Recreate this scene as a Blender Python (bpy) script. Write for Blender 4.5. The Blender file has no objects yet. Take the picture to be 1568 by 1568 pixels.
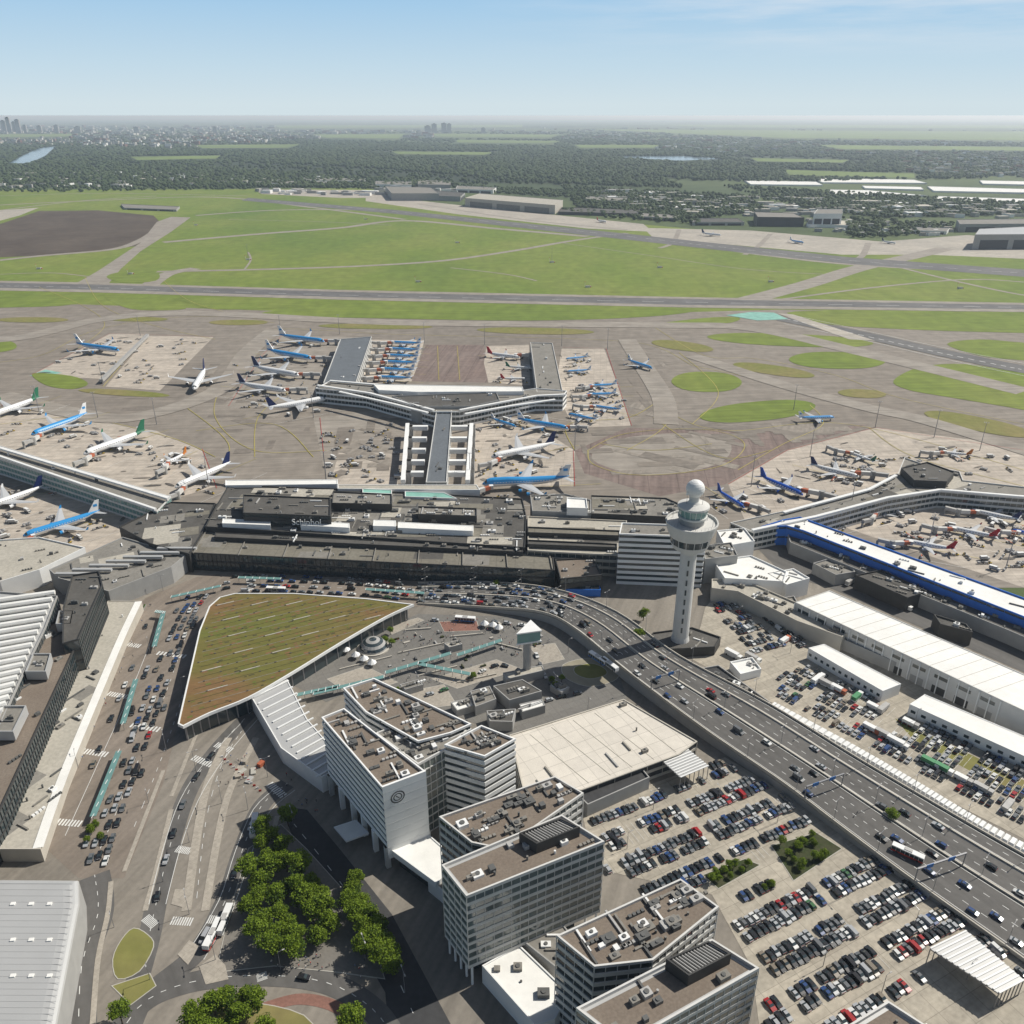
import bpy, math, random
import numpy as np
from mathutils import Vector, Matrix
R=random.Random(7); NP=np.random.default_rng(5)
sin,cos,pi=math.sin,math.cos,math.pi
scene=bpy.context.scene
# ------------------------------------------------------------------ image pixels to site
# layout points are image pixels: pixel + height, back-projected through estimated camera -> metric site coordinates
H0=270.0; TH=math.radians(25.4); F=1280.0; C=784.0
ST,CT=sin(TH),cos(TH)
def G(px,py,z=0.0):
    a=(px-C)/F; b=(C-py)/F
    t=(z-H0)/(-ST+b*CT)
    return (a*t,(CT+b*ST)*t,z)
def gp(pts,z=0.0): return [G(p[0],p[1],z)[:2] for p in pts]
def smooth(pts,n=6,closed=False):
    P=[np.array(p,float) for p in pts]; N=len(P); out=[]
    rng=range(N) if closed else range(N-1)
    for i in rng:
        if closed: a,b,c,d=P[(i-1)%N],P[i],P[(i+1)%N],P[(i+2)%N]
        else: a,b,c,d=P[max(i-1,0)],P[i],P[i+1],P[min(i+2,N-1)]
        for k in range(n):
            t=k/n
            out.append(.5*((2*b)+(c-a)*t+(2*a-5*b+4*c-d)*t*t+(3*b-a-3*c+d)*t**3))
    if not closed: out.append(P[-1])
    return [tuple(o) for o in out]
def area(p): return .5*sum(p[i][0]*p[(i+1)%len(p)][1]-p[(i+1)%len(p)][0]*p[i][1] for i in range(len(p)))
def ccw(p): p=list(p); return p if area(p)>0 else p[::-1]
def offset(p,d):
    n=len(p); out=[]
    for i in range(n):
        a,b,c=Vector(p[i-1]),Vector(p[i]),Vector(p[(i+1)%n])
        e1=(b-a).normalized(); e2=(c-b).normalized()
        n1=Vector((e1.y,-e1.x)); n2=Vector((e2.y,-e2.x)); m=n1+n2
        if m.length<.2: m=n1; k=1
        else: m.normalize(); k=1/max(.4,m.dot(n1))
        q=b+m*d*k; out.append((q.x,q.y))
    return out
def inside(pt,poly):
    x,y=pt[0],pt[1]; c=False; n=len(poly); j=n-1
    for i in range(n):
        xi,yi=poly[i][:2]; xj,yj=poly[j][:2]
        if (yi>y)!=(yj>y) and x<(xj-xi)*(y-yi)/(yj-yi)+xi: c=not c
        j=i
    return c
# ------------------------------------------------------------------ materials
def M(name,col,rough=.8,var=.2,scale=.2,col2=None,metal=0,local=False,fine=0,spec=.3,contrast=(.33,.67),sl=(1,1,1),third=None,joints=0,jang=0,trans=0,fa=.13,streak=0):
    m=bpy.data.materials.new(name); m.use_nodes=True; nt=m.node_tree; N=nt.nodes; Lk=nt.links
    b=N['Principled BSDF']; b.inputs['Roughness'].default_value=rough; b.inputs['Metallic'].default_value=metal
    b.inputs['Specular IOR Level'].default_value=spec
    if var<=0 and not col2:
        b.inputs['Base Color'].default_value=(*col,1); return m
    if local: src=N.new('ShaderNodeTexCoord').outputs['Object']
    else: src=N.new('ShaderNodeNewGeometry').outputs['Position']
    mp=N.new('ShaderNodeMapping'); Lk.new(src,mp.inputs['Vector']); mp.inputs['Scale'].default_value=sl; mp.inputs['Rotation'].default_value=(0,0,jang)
    def noise(sc,det=5,dist=0,v=None):
        n=N.new('ShaderNodeTexNoise'); n.inputs['Scale'].default_value=sc; n.inputs['Detail'].default_value=det; n.inputs['Distortion'].default_value=dist
        Lk.new(v or mp.outputs[0],n.inputs['Vector']); return n.outputs['Fac']
    def rng(s,a,c,o0=0,o1=1):
        r=N.new('ShaderNodeMapRange'); r.inputs[1].default_value=a; r.inputs[2].default_value=c; r.inputs[3].default_value=o0; r.inputs[4].default_value=o1
        Lk.new(s,r.inputs[0]); return r.outputs[0]
    def mix(f,a,c,bt='MIX'):
        x=N.new('ShaderNodeMix'); x.data_type='RGBA'; x.blend_type=bt
        if hasattr(f,'links'): Lk.new(f,x.inputs[0])
        else: x.inputs[0].default_value=f
        for s,i in ((a,6),(c,7)):
            if hasattr(s,'links'): Lk.new(s,x.inputs[i])
            else: x.inputs[i].default_value=(*s,1)
        return x.outputs[2]
    def mul(o,f):
        cb=N.new('ShaderNodeCombineColor'); [Lk.new(f,cb.inputs[i]) for i in range(3)]
        return mix(1.0,o,cb.outputs[0],'MULTIPLY')
    c2=col2 or tuple(c*(1-var*1.3) for c in col)
    o=mix(rng(noise(scale,3),*contrast),col,c2)
    if third: o=mix(rng(noise(scale*.31,3,.4),.48,.66),o,third)
    if fine: o=mul(o,rng(noise(fine,3),.3,.7,1-fa,1+fa))
    if streak:
        m2=N.new('ShaderNodeMapping'); Lk.new(src,m2.inputs['Vector']); m2.vector_type='TEXTURE'; m2.inputs['Rotation'].default_value=(0,0,streak); m2.inputs['Scale'].default_value=(60,4,1)
        o=mul(o,rng(noise(1,4,0,m2.outputs[0]),.32,.68,.82,1.13))
    if joints:
        br=N.new('ShaderNodeTexBrick'); br.offset=0; br.inputs['Scale'].default_value=1/joints; br.inputs['Mortar Size'].default_value=.015
        br.inputs['Brick Width'].default_value=1; br.inputs['Row Height'].default_value=1; br.inputs['Color1'].default_value=(1,1,1,1); br.inputs['Color2'].default_value=(.91,.91,.915,1); br.inputs['Mortar'].default_value=(.66,.66,.66,1)
        Lk.new(mp.outputs[0],br.inputs['Vector']); o=mix(1.0,o,br.outputs['Color'],'MULTIPLY')
    Lk.new(o,b.inputs['Base Color'])
    if trans:
        tr=N.new('ShaderNodeBsdfTranslucent'); Lk.new(o,tr.inputs[0]); ms=N.new('ShaderNodeMixShader'); ms.inputs[0].default_value=trans
        Lk.new(b.outputs[0],ms.inputs[1]); Lk.new(tr.outputs[0],ms.inputs[2]); Lk.new(ms.outputs[0],N['Material Output'].inputs[0])
    return m
GA=-1.1
land=M('farmland',(.06,.088,.03),.95,.2,.0011,(.10,.13,.045),third=(.035,.055,.025),fine=.012)
ffloor=M('forest_floor',(.022,.034,.014),.95,.2,.002,(.034,.05,.02),fine=.02)
grass=M('airfield_grass',(.145,.20,.03),.95,.2,.007,(.185,.22,.045),third=(.112,.172,.026),fine=.06,sl=(1,.55,1),streak=.06)
grassy=M('verge_grass',(.17,.18,.045),.95,.2,.02,(.22,.19,.075),fine=.15)
bedm=M('bed_planting',(.035,.05,.015),.95,.2,.3,(.06,.06,.03),fine=.9)
soil=M('bare_soil',(.08,.06,.045),.95,.2,.01,(.11,.086,.065),fine=.05,streak=.3)
apr=M('apron_asphalt',(.225,.195,.162),.85,.2,.006,(.25,.22,.186),third=(.182,.158,.133),fine=.09,sl=(1,.7,1),streak=.1)
aprb=M('apron_repair_patch',(.185,.16,.135),.85,.2,.03,(.205,.18,.152),fine=.2,streak=.1)
aprc=M('apron_light_patch',(.27,.238,.2),.85,.2,.03,(.245,.216,.182),fine=.2,streak=1.2)
stain=M('rubber_stain',(.12,.108,.095),.8,.2,.1,fine=.4)
aprred=M('apron_red_asphalt',(.2,.15,.13),.85,.2,.02,(.22,.172,.15),fine=.2,joints=24,jang=.1,streak=1.4)
conc=M('apron_concrete',(.49,.43,.36),.85,.2,.02,(.42,.37,.31),fine=.15,joints=7.5,jang=.1,streak=.1)
taxi=M('taxiway_asphalt',(.275,.243,.206),.85,.2,.01,(.30,.27,.232),fine=.07,streak=.05)
rwy=M('runway_asphalt',(.13,.127,.125),.85,.2,.01,(.16,.155,.15),fine=.07,streak=-.02)
pale=M('pale_concrete',(.43,.39,.33),.85,.2,.01,(.35,.32,.275),fine=.08,streak=.2)
city=M('street_asphalt',(.215,.192,.16),.85,.2,.012,(.248,.222,.187),third=(.165,.15,.13),fine=.5,fa=.08,streak=1.2)
road=M('road_asphalt',(.105,.1,.094),.8,.2,.03,(.125,.119,.111),fine=.4,fa=.07,streak=-.95)
roadb=M('brown_asphalt',(.205,.172,.14),.85,.2,.03,(.228,.193,.16),fine=.6,fa=.08,streak=1.2)
dark=M('dark_asphalt',(.045,.045,.047),.8,.2,.1,(.055,.055,.056),fine=.5)
pav=M('paving',(.40,.36,.30),.85,.2,.06,(.35,.315,.265),fine=.7,joints=2.5,jang=GA)
parkc=M('parking_concrete',(.43,.385,.31),.85,.2,.03,(.37,.335,.272),fine=.5,joints=8,jang=-.47,streak=.47)
deckc=M('deck_concrete',(.68,.63,.55),.8,.2,.03,(.62,.575,.50),fine=.3,joints=8,jang=-.47,fa=.05)
plazam=M('plaza_paving',(.165,.157,.143),.85,.2,.03,(.2,.19,.172),fine=.6,joints=4,jang=-.47,fa=.08)
parkp=M('park_paving',(.165,.152,.133),.9,.2,.08,(.2,.185,.163),fine=.8,fa=.1)
ringp=M('ring_paving',(.3,.27,.2),.9,.1,.2)
gravel=M('red_brick_paving',(.25,.13,.10),.9,.12,.3,fine=1)
kerb=M('kerb_stone',(.45,.43,.38),.8,.1,.5)
water=M('water',(.2,.28,.34),.15,.1,.01)
white=M('white_paint',(.78,.78,.76),.5,.06,.15)
whitemk=M('road_marking',(.70,.70,.67),.7,.15,.3)
yell=M('taxi_line',(.46,.39,.10),.7,.2,.1)
cyan=M('green_blue_coating',(.25,.5,.42),.7,.2,.1)
rfdark=M('dark_roof',(.085,.08,.072),.85,.15,.08,(.11,.104,.094),fine=.6)
rfgrey=M('grey_roof',(.205,.193,.17),.85,.15,.08,(.24,.226,.2),fine=.6)
rfolive=M('olive_roof',(.18,.165,.132),.85,.15,.05,(.205,.19,.154),fine=.5,joints=12,jang=.03)
rfbeige=M('beige_roof',(.43,.40,.34),.85,.15,.06,(.38,.355,.3),fine=.6)
rfbrown=M('gravel_roof',(.18,.145,.115),.9,.12,.1,(.205,.17,.136),fine=1.2)
rfwhite=M('white_roof',(.80,.79,.75),.6,.12,.05,(.74,.73,.69),fine=.3,fa=.04)
rfblue=M('slate_roof',(.14,.155,.17),.7,.1,.1,fine=.5)
metalrf=M('metal_roof',(.48,.48,.47),.45,.05,.06,(.45,.45,.44),metal=.2)
wwhite=M('white_wall',(.82,.82,.80),.6,.05,.15)
wgrey=M('grey_wall',(.36,.355,.34),.7,.08,.2)
wlight=M('light_grey_wall',(.62,.61,.58),.6,.06,.2)
wdark=M('dark_wall',(.055,.054,.052),.6,.1,.3)
wbeige=M('beige_wall',(.5,.465,.4),.7,.08,.2)
wblue=M('blue_wall',(.025,.15,.55),.5,.06,.2)
twr=M('tower_concrete',(.6,.59,.56),.7,.06,.2)
glass=M('window_glass',(.035,.05,.055),.08,0,spec=.9)
glassg=M('green_glass',(.16,.3,.28),.15,.1,.2,spec=.8)
glasso=M('office_glass',(.14,.175,.165),.06,.2,.2,(.08,.1,.096),spec=1)
steel=M('steel',(.3,.3,.31),.4,0,metal=.5)
dsteel=M('dark_steel',(.05,.05,.055),.5,0)
hvac=M('hvac_metal',(.44,.43,.41),.5,.1,.5)
hvacd=M('hvac_dark',(.12,.12,.115),.6,.1,.5)
orange=M('orange_paint',(.42,.12,.06),.5,0)
red=M('red_paint',(.42,.03,.02),.4,0)
blue=M('blue_paint',(.04,.16,.42),.4,0)
yellow=M('yellow_paint',(.5,.36,.06),.4,0)
green=M('green_paint',(.08,.26,.12),.5,0)
rubber=M('rubber',(.02,.02,.02),.8,0)
sedum=M('sedum_roof',(.135,.118,.03),.95,.2,.03,(.185,.11,.048),third=(.125,.135,.03),fine=.5,contrast=(.4,.6),sl=(.5,1.6,1),jang=-.47)
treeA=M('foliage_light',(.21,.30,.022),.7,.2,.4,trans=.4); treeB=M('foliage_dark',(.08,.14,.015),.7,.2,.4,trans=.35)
forestm=M('forest_foliage',(.034,.057,.018),.9,.2,.006,(.056,.08,.025),fine=.05)
bark=M('bark',(.09,.065,.045),.9,.2,2)
# ------------------------------------------------------------------ mesh builder
class MB:
    def __init__(s): s.v=[]; s.f=[]; s.m=[]; s.mats=[]
    def mi(s,m):
        if m not in s.mats: s.mats.append(m)
        return s.mats.index(m)
    def face(s,pts,mat):
        i=len(s.v); s.v+= [tuple(p) for p in pts]; s.f.append(tuple(range(i,i+len(pts)))); s.m.append(s.mi(mat))
    def hull(s,P,faces,mat):
        i=len(s.v); s.v+=[tuple(p) for p in P]; k=s.mi(mat)
        for f in faces: s.f.append(tuple(i+j for j in f)); s.m.append(k)
    def walls(s,p,z0,z1,mat):
        n=len(p)
        for i in range(n):
            a,b=p[i],p[(i+1)%n]; s.face([(a[0],a[1],z0),(b[0],b[1],z0),(b[0],b[1],z1),(a[0],a[1],z1)],mat)
    def cap(s,p,z,mat): s.face([(q[0],q[1],z) for q in p],mat)
    def prism(s,p,z0,z1,mat,top=None):
        p=ccw(p); s.walls(p,z0,z1,mat); s.cap(p,z1,top or mat)
    def ring(s,po,pi_,z,mat):
        n=len(po)
        for i in range(n):
            j=(i+1)%n; s.face([(*po[i],z),(*po[j],z),(*pi_[j],z),(*pi_[i],z)],mat)
    def block(s,p,z0,z1,wall,roof,par=1.0,t=.5):
        p=ccw(p); q=offset(p,-t); s.walls(p,z0,z1,wall); s.ring(p,q,z1,wall)
        s.walls(q[::-1],z1-par,z1,wall); s.cap(q,z1-par,roof)
    def banded(s,p,z0,z1,n,wall,gl,roof,frac=.5,mull=3.0,par=1.1,dep=.3):
        p=ccw(p); q=offset(p,-dep); fh=(z1-par-z0)/n; s.walls(q,z0,z1-par,gl)
        for i in range(n+1):
            a=z0+i*fh if i else z0; c=a+fh*frac if i<n else z1
            s.walls(p,a,c,wall); s.ring(p,q,c,wall)
            if i: s.ring(q,p,a,wall)
        r=offset(p,-.6); s.ring(p,r,z1+.004,wall); s.walls(r[::-1],z1-par,z1,wall); s.cap(r,z1-par,roof)
        if mull:
            for i in range(len(p)):
                a,b=Vector(p[i]),Vector(p[(i+1)%len(p)]); L=(b-a).length; k=max(1,int(L/mull)); e=(b-a)/max(L,.01); nn=Vector((e.y,-e.x))
                for j in range(k+1):
                    c=a+e*(L*j/k)-nn*(dep*.5); w=.1
                    s.walls([tuple(c-e*w-nn*.1),tuple(c-e*w+nn*(dep*.5-.03)),tuple(c+e*w+nn*(dep*.5-.03)),tuple(c+e*w-nn*.1)][::-1],z0,z1-par,wall)
    def box(s,cx,cy,z0,sx,sy,sz,rot,mat,top=None,tap=1.0):
        c,d=cos(rot),sin(rot); P=[]
        for z,k in ((z0,1),(z0+sz,tap)):
            for x,y in ((-1,-1),(1,-1),(1,1),(-1,1)):
                X,Y=x*sx/2*k,y*sy/2*k; P.append((cx+X*c-Y*d,cy+X*d+Y*c,z))
        s.hull(P,[(0,1,5,4),(1,2,6,5),(2,3,7,6),(3,0,4,7),(3,2,1,0)],mat); s.hull(P[4:],[(0,1,2,3)],top or mat)
    def cyl(s,cx,cy,z0,z1,r0,r1,n,mat,cap=True):
        P=[(cx+r0*cos(2*pi*i/n),cy+r0*sin(2*pi*i/n),z0) for i in range(n)]+[(cx+r1*cos(2*pi*i/n),cy+r1*sin(2*pi*i/n),z1) for i in range(n)]
        s.hull(P,[(i,(i+1)%n,n+(i+1)%n,n+i) for i in range(n)]+([tuple(range(n,2*n))] if cap else []),mat)
    def tube(s,p,q,r0,r1,n,mat,caps=True):
        p,q=Vector(p),Vector(q); d=(q-p).normalized(); u=d.orthogonal().normalized(); w=d.cross(u)
        P=[p+(u*cos(2*pi*i/n)+w*sin(2*pi*i/n))*r0 for i in range(n)]+[q+(u*cos(2*pi*i/n)+w*sin(2*pi*i/n))*r1 for i in range(n)]
        s.hull(P,[(i,(i+1)%n,n+(i+1)%n,n+i) for i in range(n)]+([tuple(range(n,2*n)),tuple(range(n))[::-1]] if caps else []),mat)
    def beam(s,p,q,w,h,mat):
        p,q=Vector(p),Vector(q); d=(q-p); dd=Vector((d.x,d.y,0))
        dd=dd.normalized() if dd.length>1e-4 else Vector((1,0,0)); u=Vector((-dd.y,dd.x,0))*w/2; k=Vector((0,0,h/2))
        P=[p-u-k,p+u-k,p+u+k,p-u+k,q-u-k,q+u-k,q+u+k,q-u+k]
        s.hull(P,[(0,1,2,3),(7,6,5,4),(0,4,5,1),(1,5,6,2),(2,6,7,3),(3,7,4,0)],mat)
    def patches(s,poly,z,n,ang,mats,sz=(8,30)):
        xs=[p[0] for p in poly]; ys=[p[1] for p in poly]; k=0; t=0; zz=z+.01
        while k<n and t<n*20:
            t+=1; x=R.uniform(min(xs),max(xs)); y=R.uniform(min(ys),max(ys)); w=R.uniform(*sz)/2; h=R.uniform(*sz)/3
            c,d=cos(ang),sin(ang); q=[(x+u*w*c-v*h*d,y+u*w*d+v*h*c) for u,v in ((-1,-1),(1,-1),(1,1),(-1,1))]
            if all(inside(a,poly) for a in q): k+=1; s.cap(q,zz,R.choice(mats)); zz+=.006
    def clutter(s,poly,z,n,ang,big=1.0,mats=None):
        xs=[p[0] for p in poly]; ys=[p[1] for p in poly]; inn=offset(ccw(poly),-2.5); k=0; tries=0; mats=mats or [hvac,hvacd,rfgrey,rfgrey,hvacd,white]
        while k<n and tries<n*25:
            tries+=1; x=R.uniform(min(xs),max(xs)); y=R.uniform(min(ys),max(ys))
            if not inside((x,y),inn): continue
            k+=1; t=R.random(); m=R.choice(mats); zz=z-.02
            if t<.45:
                w,d,h=R.uniform(1.5,4)*big,R.uniform(1.2,3)*big,R.uniform(.8,2.0)*big**.5; s.box(x,y,zz,w,d,h,ang,m)
                if w>2.2: s.cyl(x,y,zz+h,zz+h+.3,d*.3,d*.3,8,hvacd)
            elif t<.7: s.box(x,y,zz,R.uniform(5,11)*big,.7,.7,ang+R.choice((0,pi/2)),m)
            elif t<.85:
                for j in range(4): s.box(x+j*1.6*cos(ang),y+j*1.6*sin(ang),zz,1.1,1.1,.9,ang,m)
            else: s.cyl(x,y,zz,zz+R.uniform(.6,2),.4,.4,8,m)
    def mesh(s,name,sm=False):
        me=bpy.data.meshes.new(name); me.from_pydata(s.v,[],s.f)
        for m in s.mats: me.materials.append(m)
        me.polygons.foreach_set('material_index',s.m)
        if sm: me.polygons.foreach_set('use_smooth',[True]*len(s.f))
        me.update(); return me
    def obj(s,name,parent=None,sm=False):
        o=bpy.data.objects.new(name,s.mesh(name,sm)); scene.collection.objects.link(o)
        if parent: o.parent=parent
        return o
def put(me,name,loc,rz=0,sc=1):
    o=bpy.data.objects.new(name,me); o.location=loc; o.rotation_euler=(0,0,rz); o.scale=(sc,sc,sc); scene.collection.objects.link(o); return o
# ------------------------------------------------------------------ ground sheets
ZN=[.03]; ZF=[.05]
def sheet(name,px,mat,sm=0,far=False,h=0):
    c=ZF if far else ZN; z=c[0]; c[0]+=.006 if far else .002
    if sm: px=smooth(px,sm,True)
    mb=MB(); p=ccw(gp(px))
    if h: mb.walls(p,0,z+h,kerb); q=offset(p,-.3); mb.ring(p,q,z+h,kerb); mb.cap(q,z+h,mat)
    else: mb.cap(p,z,mat)
    return mb.obj(name)
def lens(name,cx,cy,w,h,mat,tilt=0,far=True):
    pts=[]
    for i in range(28):
        a=2*pi*i/28; c=cos(a); s=sin(a); x=w/2*abs(c)**.8*(1 if c>0 else -1); y=h/2*s*abs(s)**.1
        pts.append((cx+x,cy+y+tilt*x))
    return sheet(name,pts,mat,0,far)
def ribbon(mb,pts,w,z,mat,dash=None,h=0):
    P=[Vector(p[:2]) for p in pts]
    Ls=[];Rs=[]
    for i in range(len(P)):
        d=(P[min(i+1,len(P)-1)]-P[max(i-1,0)]).normalized(); n=Vector((-d.y,d.x))*w/2; Ls.append(P[i]+n); Rs.append(P[i]-n)
    for i in range(len(P)-1):
        zz=z if not isinstance(z,list) else z[i]; z2=z if not isinstance(z,list) else z[i+1]
        if dash:
            L=(P[i+1]-P[i]).length; k=max(1,int(round(L/sum(dash))))
            for j in range(k):
                t0=j/k; t1=t0+dash[0]/sum(dash)/k
                q=[Rs[i].lerp(Rs[i+1],t0),Rs[i].lerp(Rs[i+1],t1),Ls[i].lerp(Ls[i+1],t1),Ls[i].lerp(Ls[i+1],t0)]
                mb.face([(*q[0],zz+(z2-zz)*t0),(*q[1],zz+(z2-zz)*t1),(*q[2],zz+(z2-zz)*t1),(*q[3],zz+(z2-zz)*t0)],mat)
        else:
            mb.face([(*Rs[i],zz+h),(*Rs[i+1],z2+h),(*Ls[i+1],z2+h),(*Ls[i],zz+h)],mat)
            if h:
                mb.face([(*Rs[i],0),(*Rs[i+1],0),(*Rs[i+1],z2+h),(*Rs[i],zz+h)],kerb); mb.face([(*Ls[i+1],0),(*Ls[i],0),(*Ls[i],zz+h),(*Ls[i+1],z2+h)],kerb)
def way(name,px,w,mat,far=False,h=0):
    c=ZF if far else ZN; z=c[0]; c[0]+=.006 if far else .002
    mb=MB(); ribbon(mb,gp(smooth(px,8)),w,z,mat,None,h); return mb.obj(name)
# base ground: one graded sheet to the horizon
ax=[-160000,-60000,-25000,-12000,-7000,-4500,-3000,-2000,-1400,-1000,-700,-400,-200,0,200,400,700,1000,1400,2000,3000,4500,7000,12000,25000,60000,160000]
ay=[-2000,-600,0,200,400,700,1000,1400,2000,3000,4500,7000,12000,25000,60000,160000]
mb=MB(); mb.hull([(x,y,-.05) for y in ay for x in ax],[(j*len(ax)+i,j*len(ax)+i+1,(j+1)*len(ax)+i+1,(j+1)*len(ax)+i) for j in range(len(ay)-1) for i in range(len(ax)-1)],land); mb.obj('ground')
mb=MB(); mb.cap(ccw(gp([(-1200,292),(300,290),(560,288),(720,322),(1000,345),(1300,372),(1568,395),(2500,420),(2500,600),(-1200,600)])),.0,grass); mb.obj('airfield_grass')
mb=MB(); mb.cap(ccw(gp([(-1200,462),(0,470),(120,466),(300,472),(420,476),(1050,478),(1200,474),(2500,505),(2600,900),(-1400,900)])),.02,apr); mb.obj('apron')
mb=MB(); mb.cap(ccw(gp([(-1400,862),(160,850),(300,868),(850,888),(1000,850),(1120,805),(1250,870),(1568,1000),(2600,1300),(2600,1950),(-1600,1950)])),.03,city); mb.obj('street_ground')
mb=MB(); mb.cap(ccw(gp([(-900,224),(300,226),(900,230),(2400,236),(2400,258),(1200,264),(900,282),(500,277),(0,266),(-900,262)])),.1,ffloor); mb.obj('forest_floor')
ZN[0]=.034
# far airfield
sheet('bare_field',[(-200,360),(0,343),(60,323),(150,322),(235,330),(248,343),(215,376),(100,390),(0,394),(-200,400)],soil,0,True)
sheet('pale_apron',[(390,290),(560,291),(610,303),(520,303),(400,297)],pale,0,True)
sheet('pale_apron',[(560,298),(720,316),(985,343),(1000,355),(900,350),(700,328),(560,308)],pale,0,True)
sheet('pale_apron',[(985,349),(1150,353),(1350,370),(1480,360),(1700,375),(1700,402),(1420,390),(1290,390),(1000,364)],pale,0,True)
sheet('pale_apron',[(-60,330),(0,322),(60,318),(30,330),(0,338)],pale,0,True)
for px,w in (([(-50,404),(60,392),(170,382),(215,368),(240,352)],22),([(240,416),(420,412),(560,407),(680,399),(780,385),(880,368),(960,357)],17),
  ([(250,371),(400,358),(520,349),(620,338),(760,350),(900,362)],26),([(1120,466),(1230,437),(1310,412),(1390,394),(1450,380)],42),
  ([(1000,366),(1150,388),(1290,404),(1420,412)],18),([(225,440),(255,420),(300,411)],32),([(1380,410),(1470,432),(1568,452),(1650,460)],9),
  ([(-40,316),(150,307),(330,302),(480,318),(620,336)],20),([(690,410),(775,420),(822,430)],5),([(0,322),(120,308),(240,300)],14),([(300,330),(420,322),(560,322),(660,330)],20),
  ([(640,312),(800,336),(960,352)],12),([(1200,458),(1340,440),(1480,428),(1568,432)],8),([(0,300),(160,296),(380,300)],10),
  ([(380,386),(384,398),(375,412)],4),([(0,420),(80,418),(140,424)],5),([(860,372),(1000,392),(1140,412),(1260,420)],4),([(350,336),(500,340),(600,345)],5),([(1040,352),(1030,372),(1010,380)],12),([(1180,358),(1160,378),(1140,390)],12),([(1330,372),(1320,392),(1300,402)],14)):
    way('taxiway',px,w,taxi,True)
sheet('taxiway',[(110,438),(150,415),(215,372),(240,340),(262,332),(292,333),(262,355),(215,385),(185,412),(165,436)],taxi,0,True)
sheet('runway',[(380,303),(600,321),(960,358),(1100,373),(1300,394),(1700,422),(1700,434),(1300,404),(1100,383),(950,366),(600,327),(370,307)],rwy,0,True)
sheet('runway_shoulder',[(-300,426),(0,430),(150,433),(520,444),(1050,455),(1568,464),(1900,468),(1900,484),(1568,478),(1050,471),(520,459),(150,448),(0,445),(-300,440)],taxi,0,True)
sheet('runway',[(-300,429),(0,433),(150,436),(520,447),(1050,458),(1568,467),(1900,471),(1900,480),(1568,474),(1050,467),(520,455),(150,444),(0,441),(-300,436)],rwy,0,True)
# grass islands
for p in ([(-200,447),(0,447),(95,453),(118,463),(60,470),(-200,471)],[(160,450),(215,454),(250,462),(285,473),(215,475),(178,466)],[(268,455),(380,456),(508,459),(495,466),(420,472),(330,474),(290,464)],
  [(405,478),(510,468),(560,463),(760,465),(1040,472),(1052,479),(960,487),(800,491),(600,488),(440,484)],[(1205,479),(1320,476),(1568,480),(1900,486),(1900,516),(1568,510),(1400,505),(1270,497)],
  [(1010,496),(1080,487),(1130,486),(1120,494),(1040,502)],[(1368,583),(1410,562),(1480,558),(1568,572),(1700,590),(1700,655),(1568,628),(1450,608),(1390,597)],
  [(1450,527),(1500,520),(1568,525),(1700,535),(1700,560),(1568,552),(1500,545)],[(50,572),(110,576),(135,588),(110,596),(70,590)],[(-80,515),(0,520),(25,528),(10,538),(-80,545)],[(163,424),(190,416),(240,418),(238,430),(190,433)]):
    sheet('grass_island',p,grass,4,True)
for a in ((1210,521,255,19,grass,.04),(1282,552,148,26,grass,.02),(1082,585,108,31,grass,.02),(1160,630,178,30,grass,-.09)):
    lens('grass_island',*a)
for a in ((212,489,90,7,grassy,0),(365,494,90,8,grassy,0),(575,500,175,8,grassy,.01),(820,507,180,10,grassy,.02),(1045,530,95,14,grassy,.12),(1185,567,125,15,grassy,.14),(1320,603,74,13,grassy,.05),(50,490,110,8,grassy,0),(190,602,140,9,grassy,.06),(1500,650,170,22,grassy,.2)):
    lens('grass_island',*a)
way('runway',[(1200,488),(1330,515),(1450,542),(1568,566),(1700,590)],36,rwy,True)
sheet('green_blue_marking',[(1112,483),(1150,478),(1185,479),(1207,489),(1160,491)],cyan,0,True)
sheet('pale_apron',[(1190,480),(1215,482),(1340,522),(1300,520)],pale,0,True)
for px,w in (([(-200,500),(0,520),(150,490),(300,480),(600,494),(1000,498),(1150,503),(1320,540),(1568,600)],34),([(960,520),(985,560),(1015,610),(1020,650)],24),([(1060,545),(1200,590),(1330,625),(1420,645),(1600,700)],24),([(0,605),(100,630),(200,640),(330,600),(380,540),(420,505)],26)):
    way('taxi_route',px,w,taxi,True)
for p,m in (([(47,575),(168,511),(222,512),(158,580)],conc),([(162,592),(228,514),(327,516),(245,598)],conc),
  ([(345,622),(398,545),(430,514),(540,516),(500,590),(420,640)],taxi),([(555,520),(650,521),(632,584),(545,582)],conc),([(652,528),(741,528),(747,586),(630,584)],aprred),
  ([(741,556),(745,530),(810,528),(812,590),(748,586)],conc),([(860,534),(925,534),(950,600),(966,652),(880,655),(850,600)],conc),
  ([(480,640),(640,622),(630,740),(500,738),(490,690)],taxi),([(520,690),(600,695),(610,745),(505,742)],conc),([(720,640),(800,640),(880,690),(878,745),(720,745)],conc),
  ([(-200,640),(60,630),(240,660),(310,690),(330,745),(262,765),(-200,690)],conc),([(-200,735),(130,760),(250,790),(180,830),(60,880),(-200,900)],conc),
  ([(1115,742),(1205,690),(1340,655),(1700,700),(1800,960),(1568,900),(1240,790),(1140,795)],conc),
  ([(880,690),(895,725),(1010,760),(1110,742),(1200,690),(1330,650),(1200,660),(960,655)],aprred)):
    sheet('aircraft_stand' if m is conc else 'apron_surface',p,m)
sheet('apron_surface',[(905,702),(960,670),(1080,664),(1120,682),(1095,712),(990,728)],taxi,4)
sheet('green_blue_marking',[(45,575),(70,566),(95,571),(60,577)],cyan)
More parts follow.
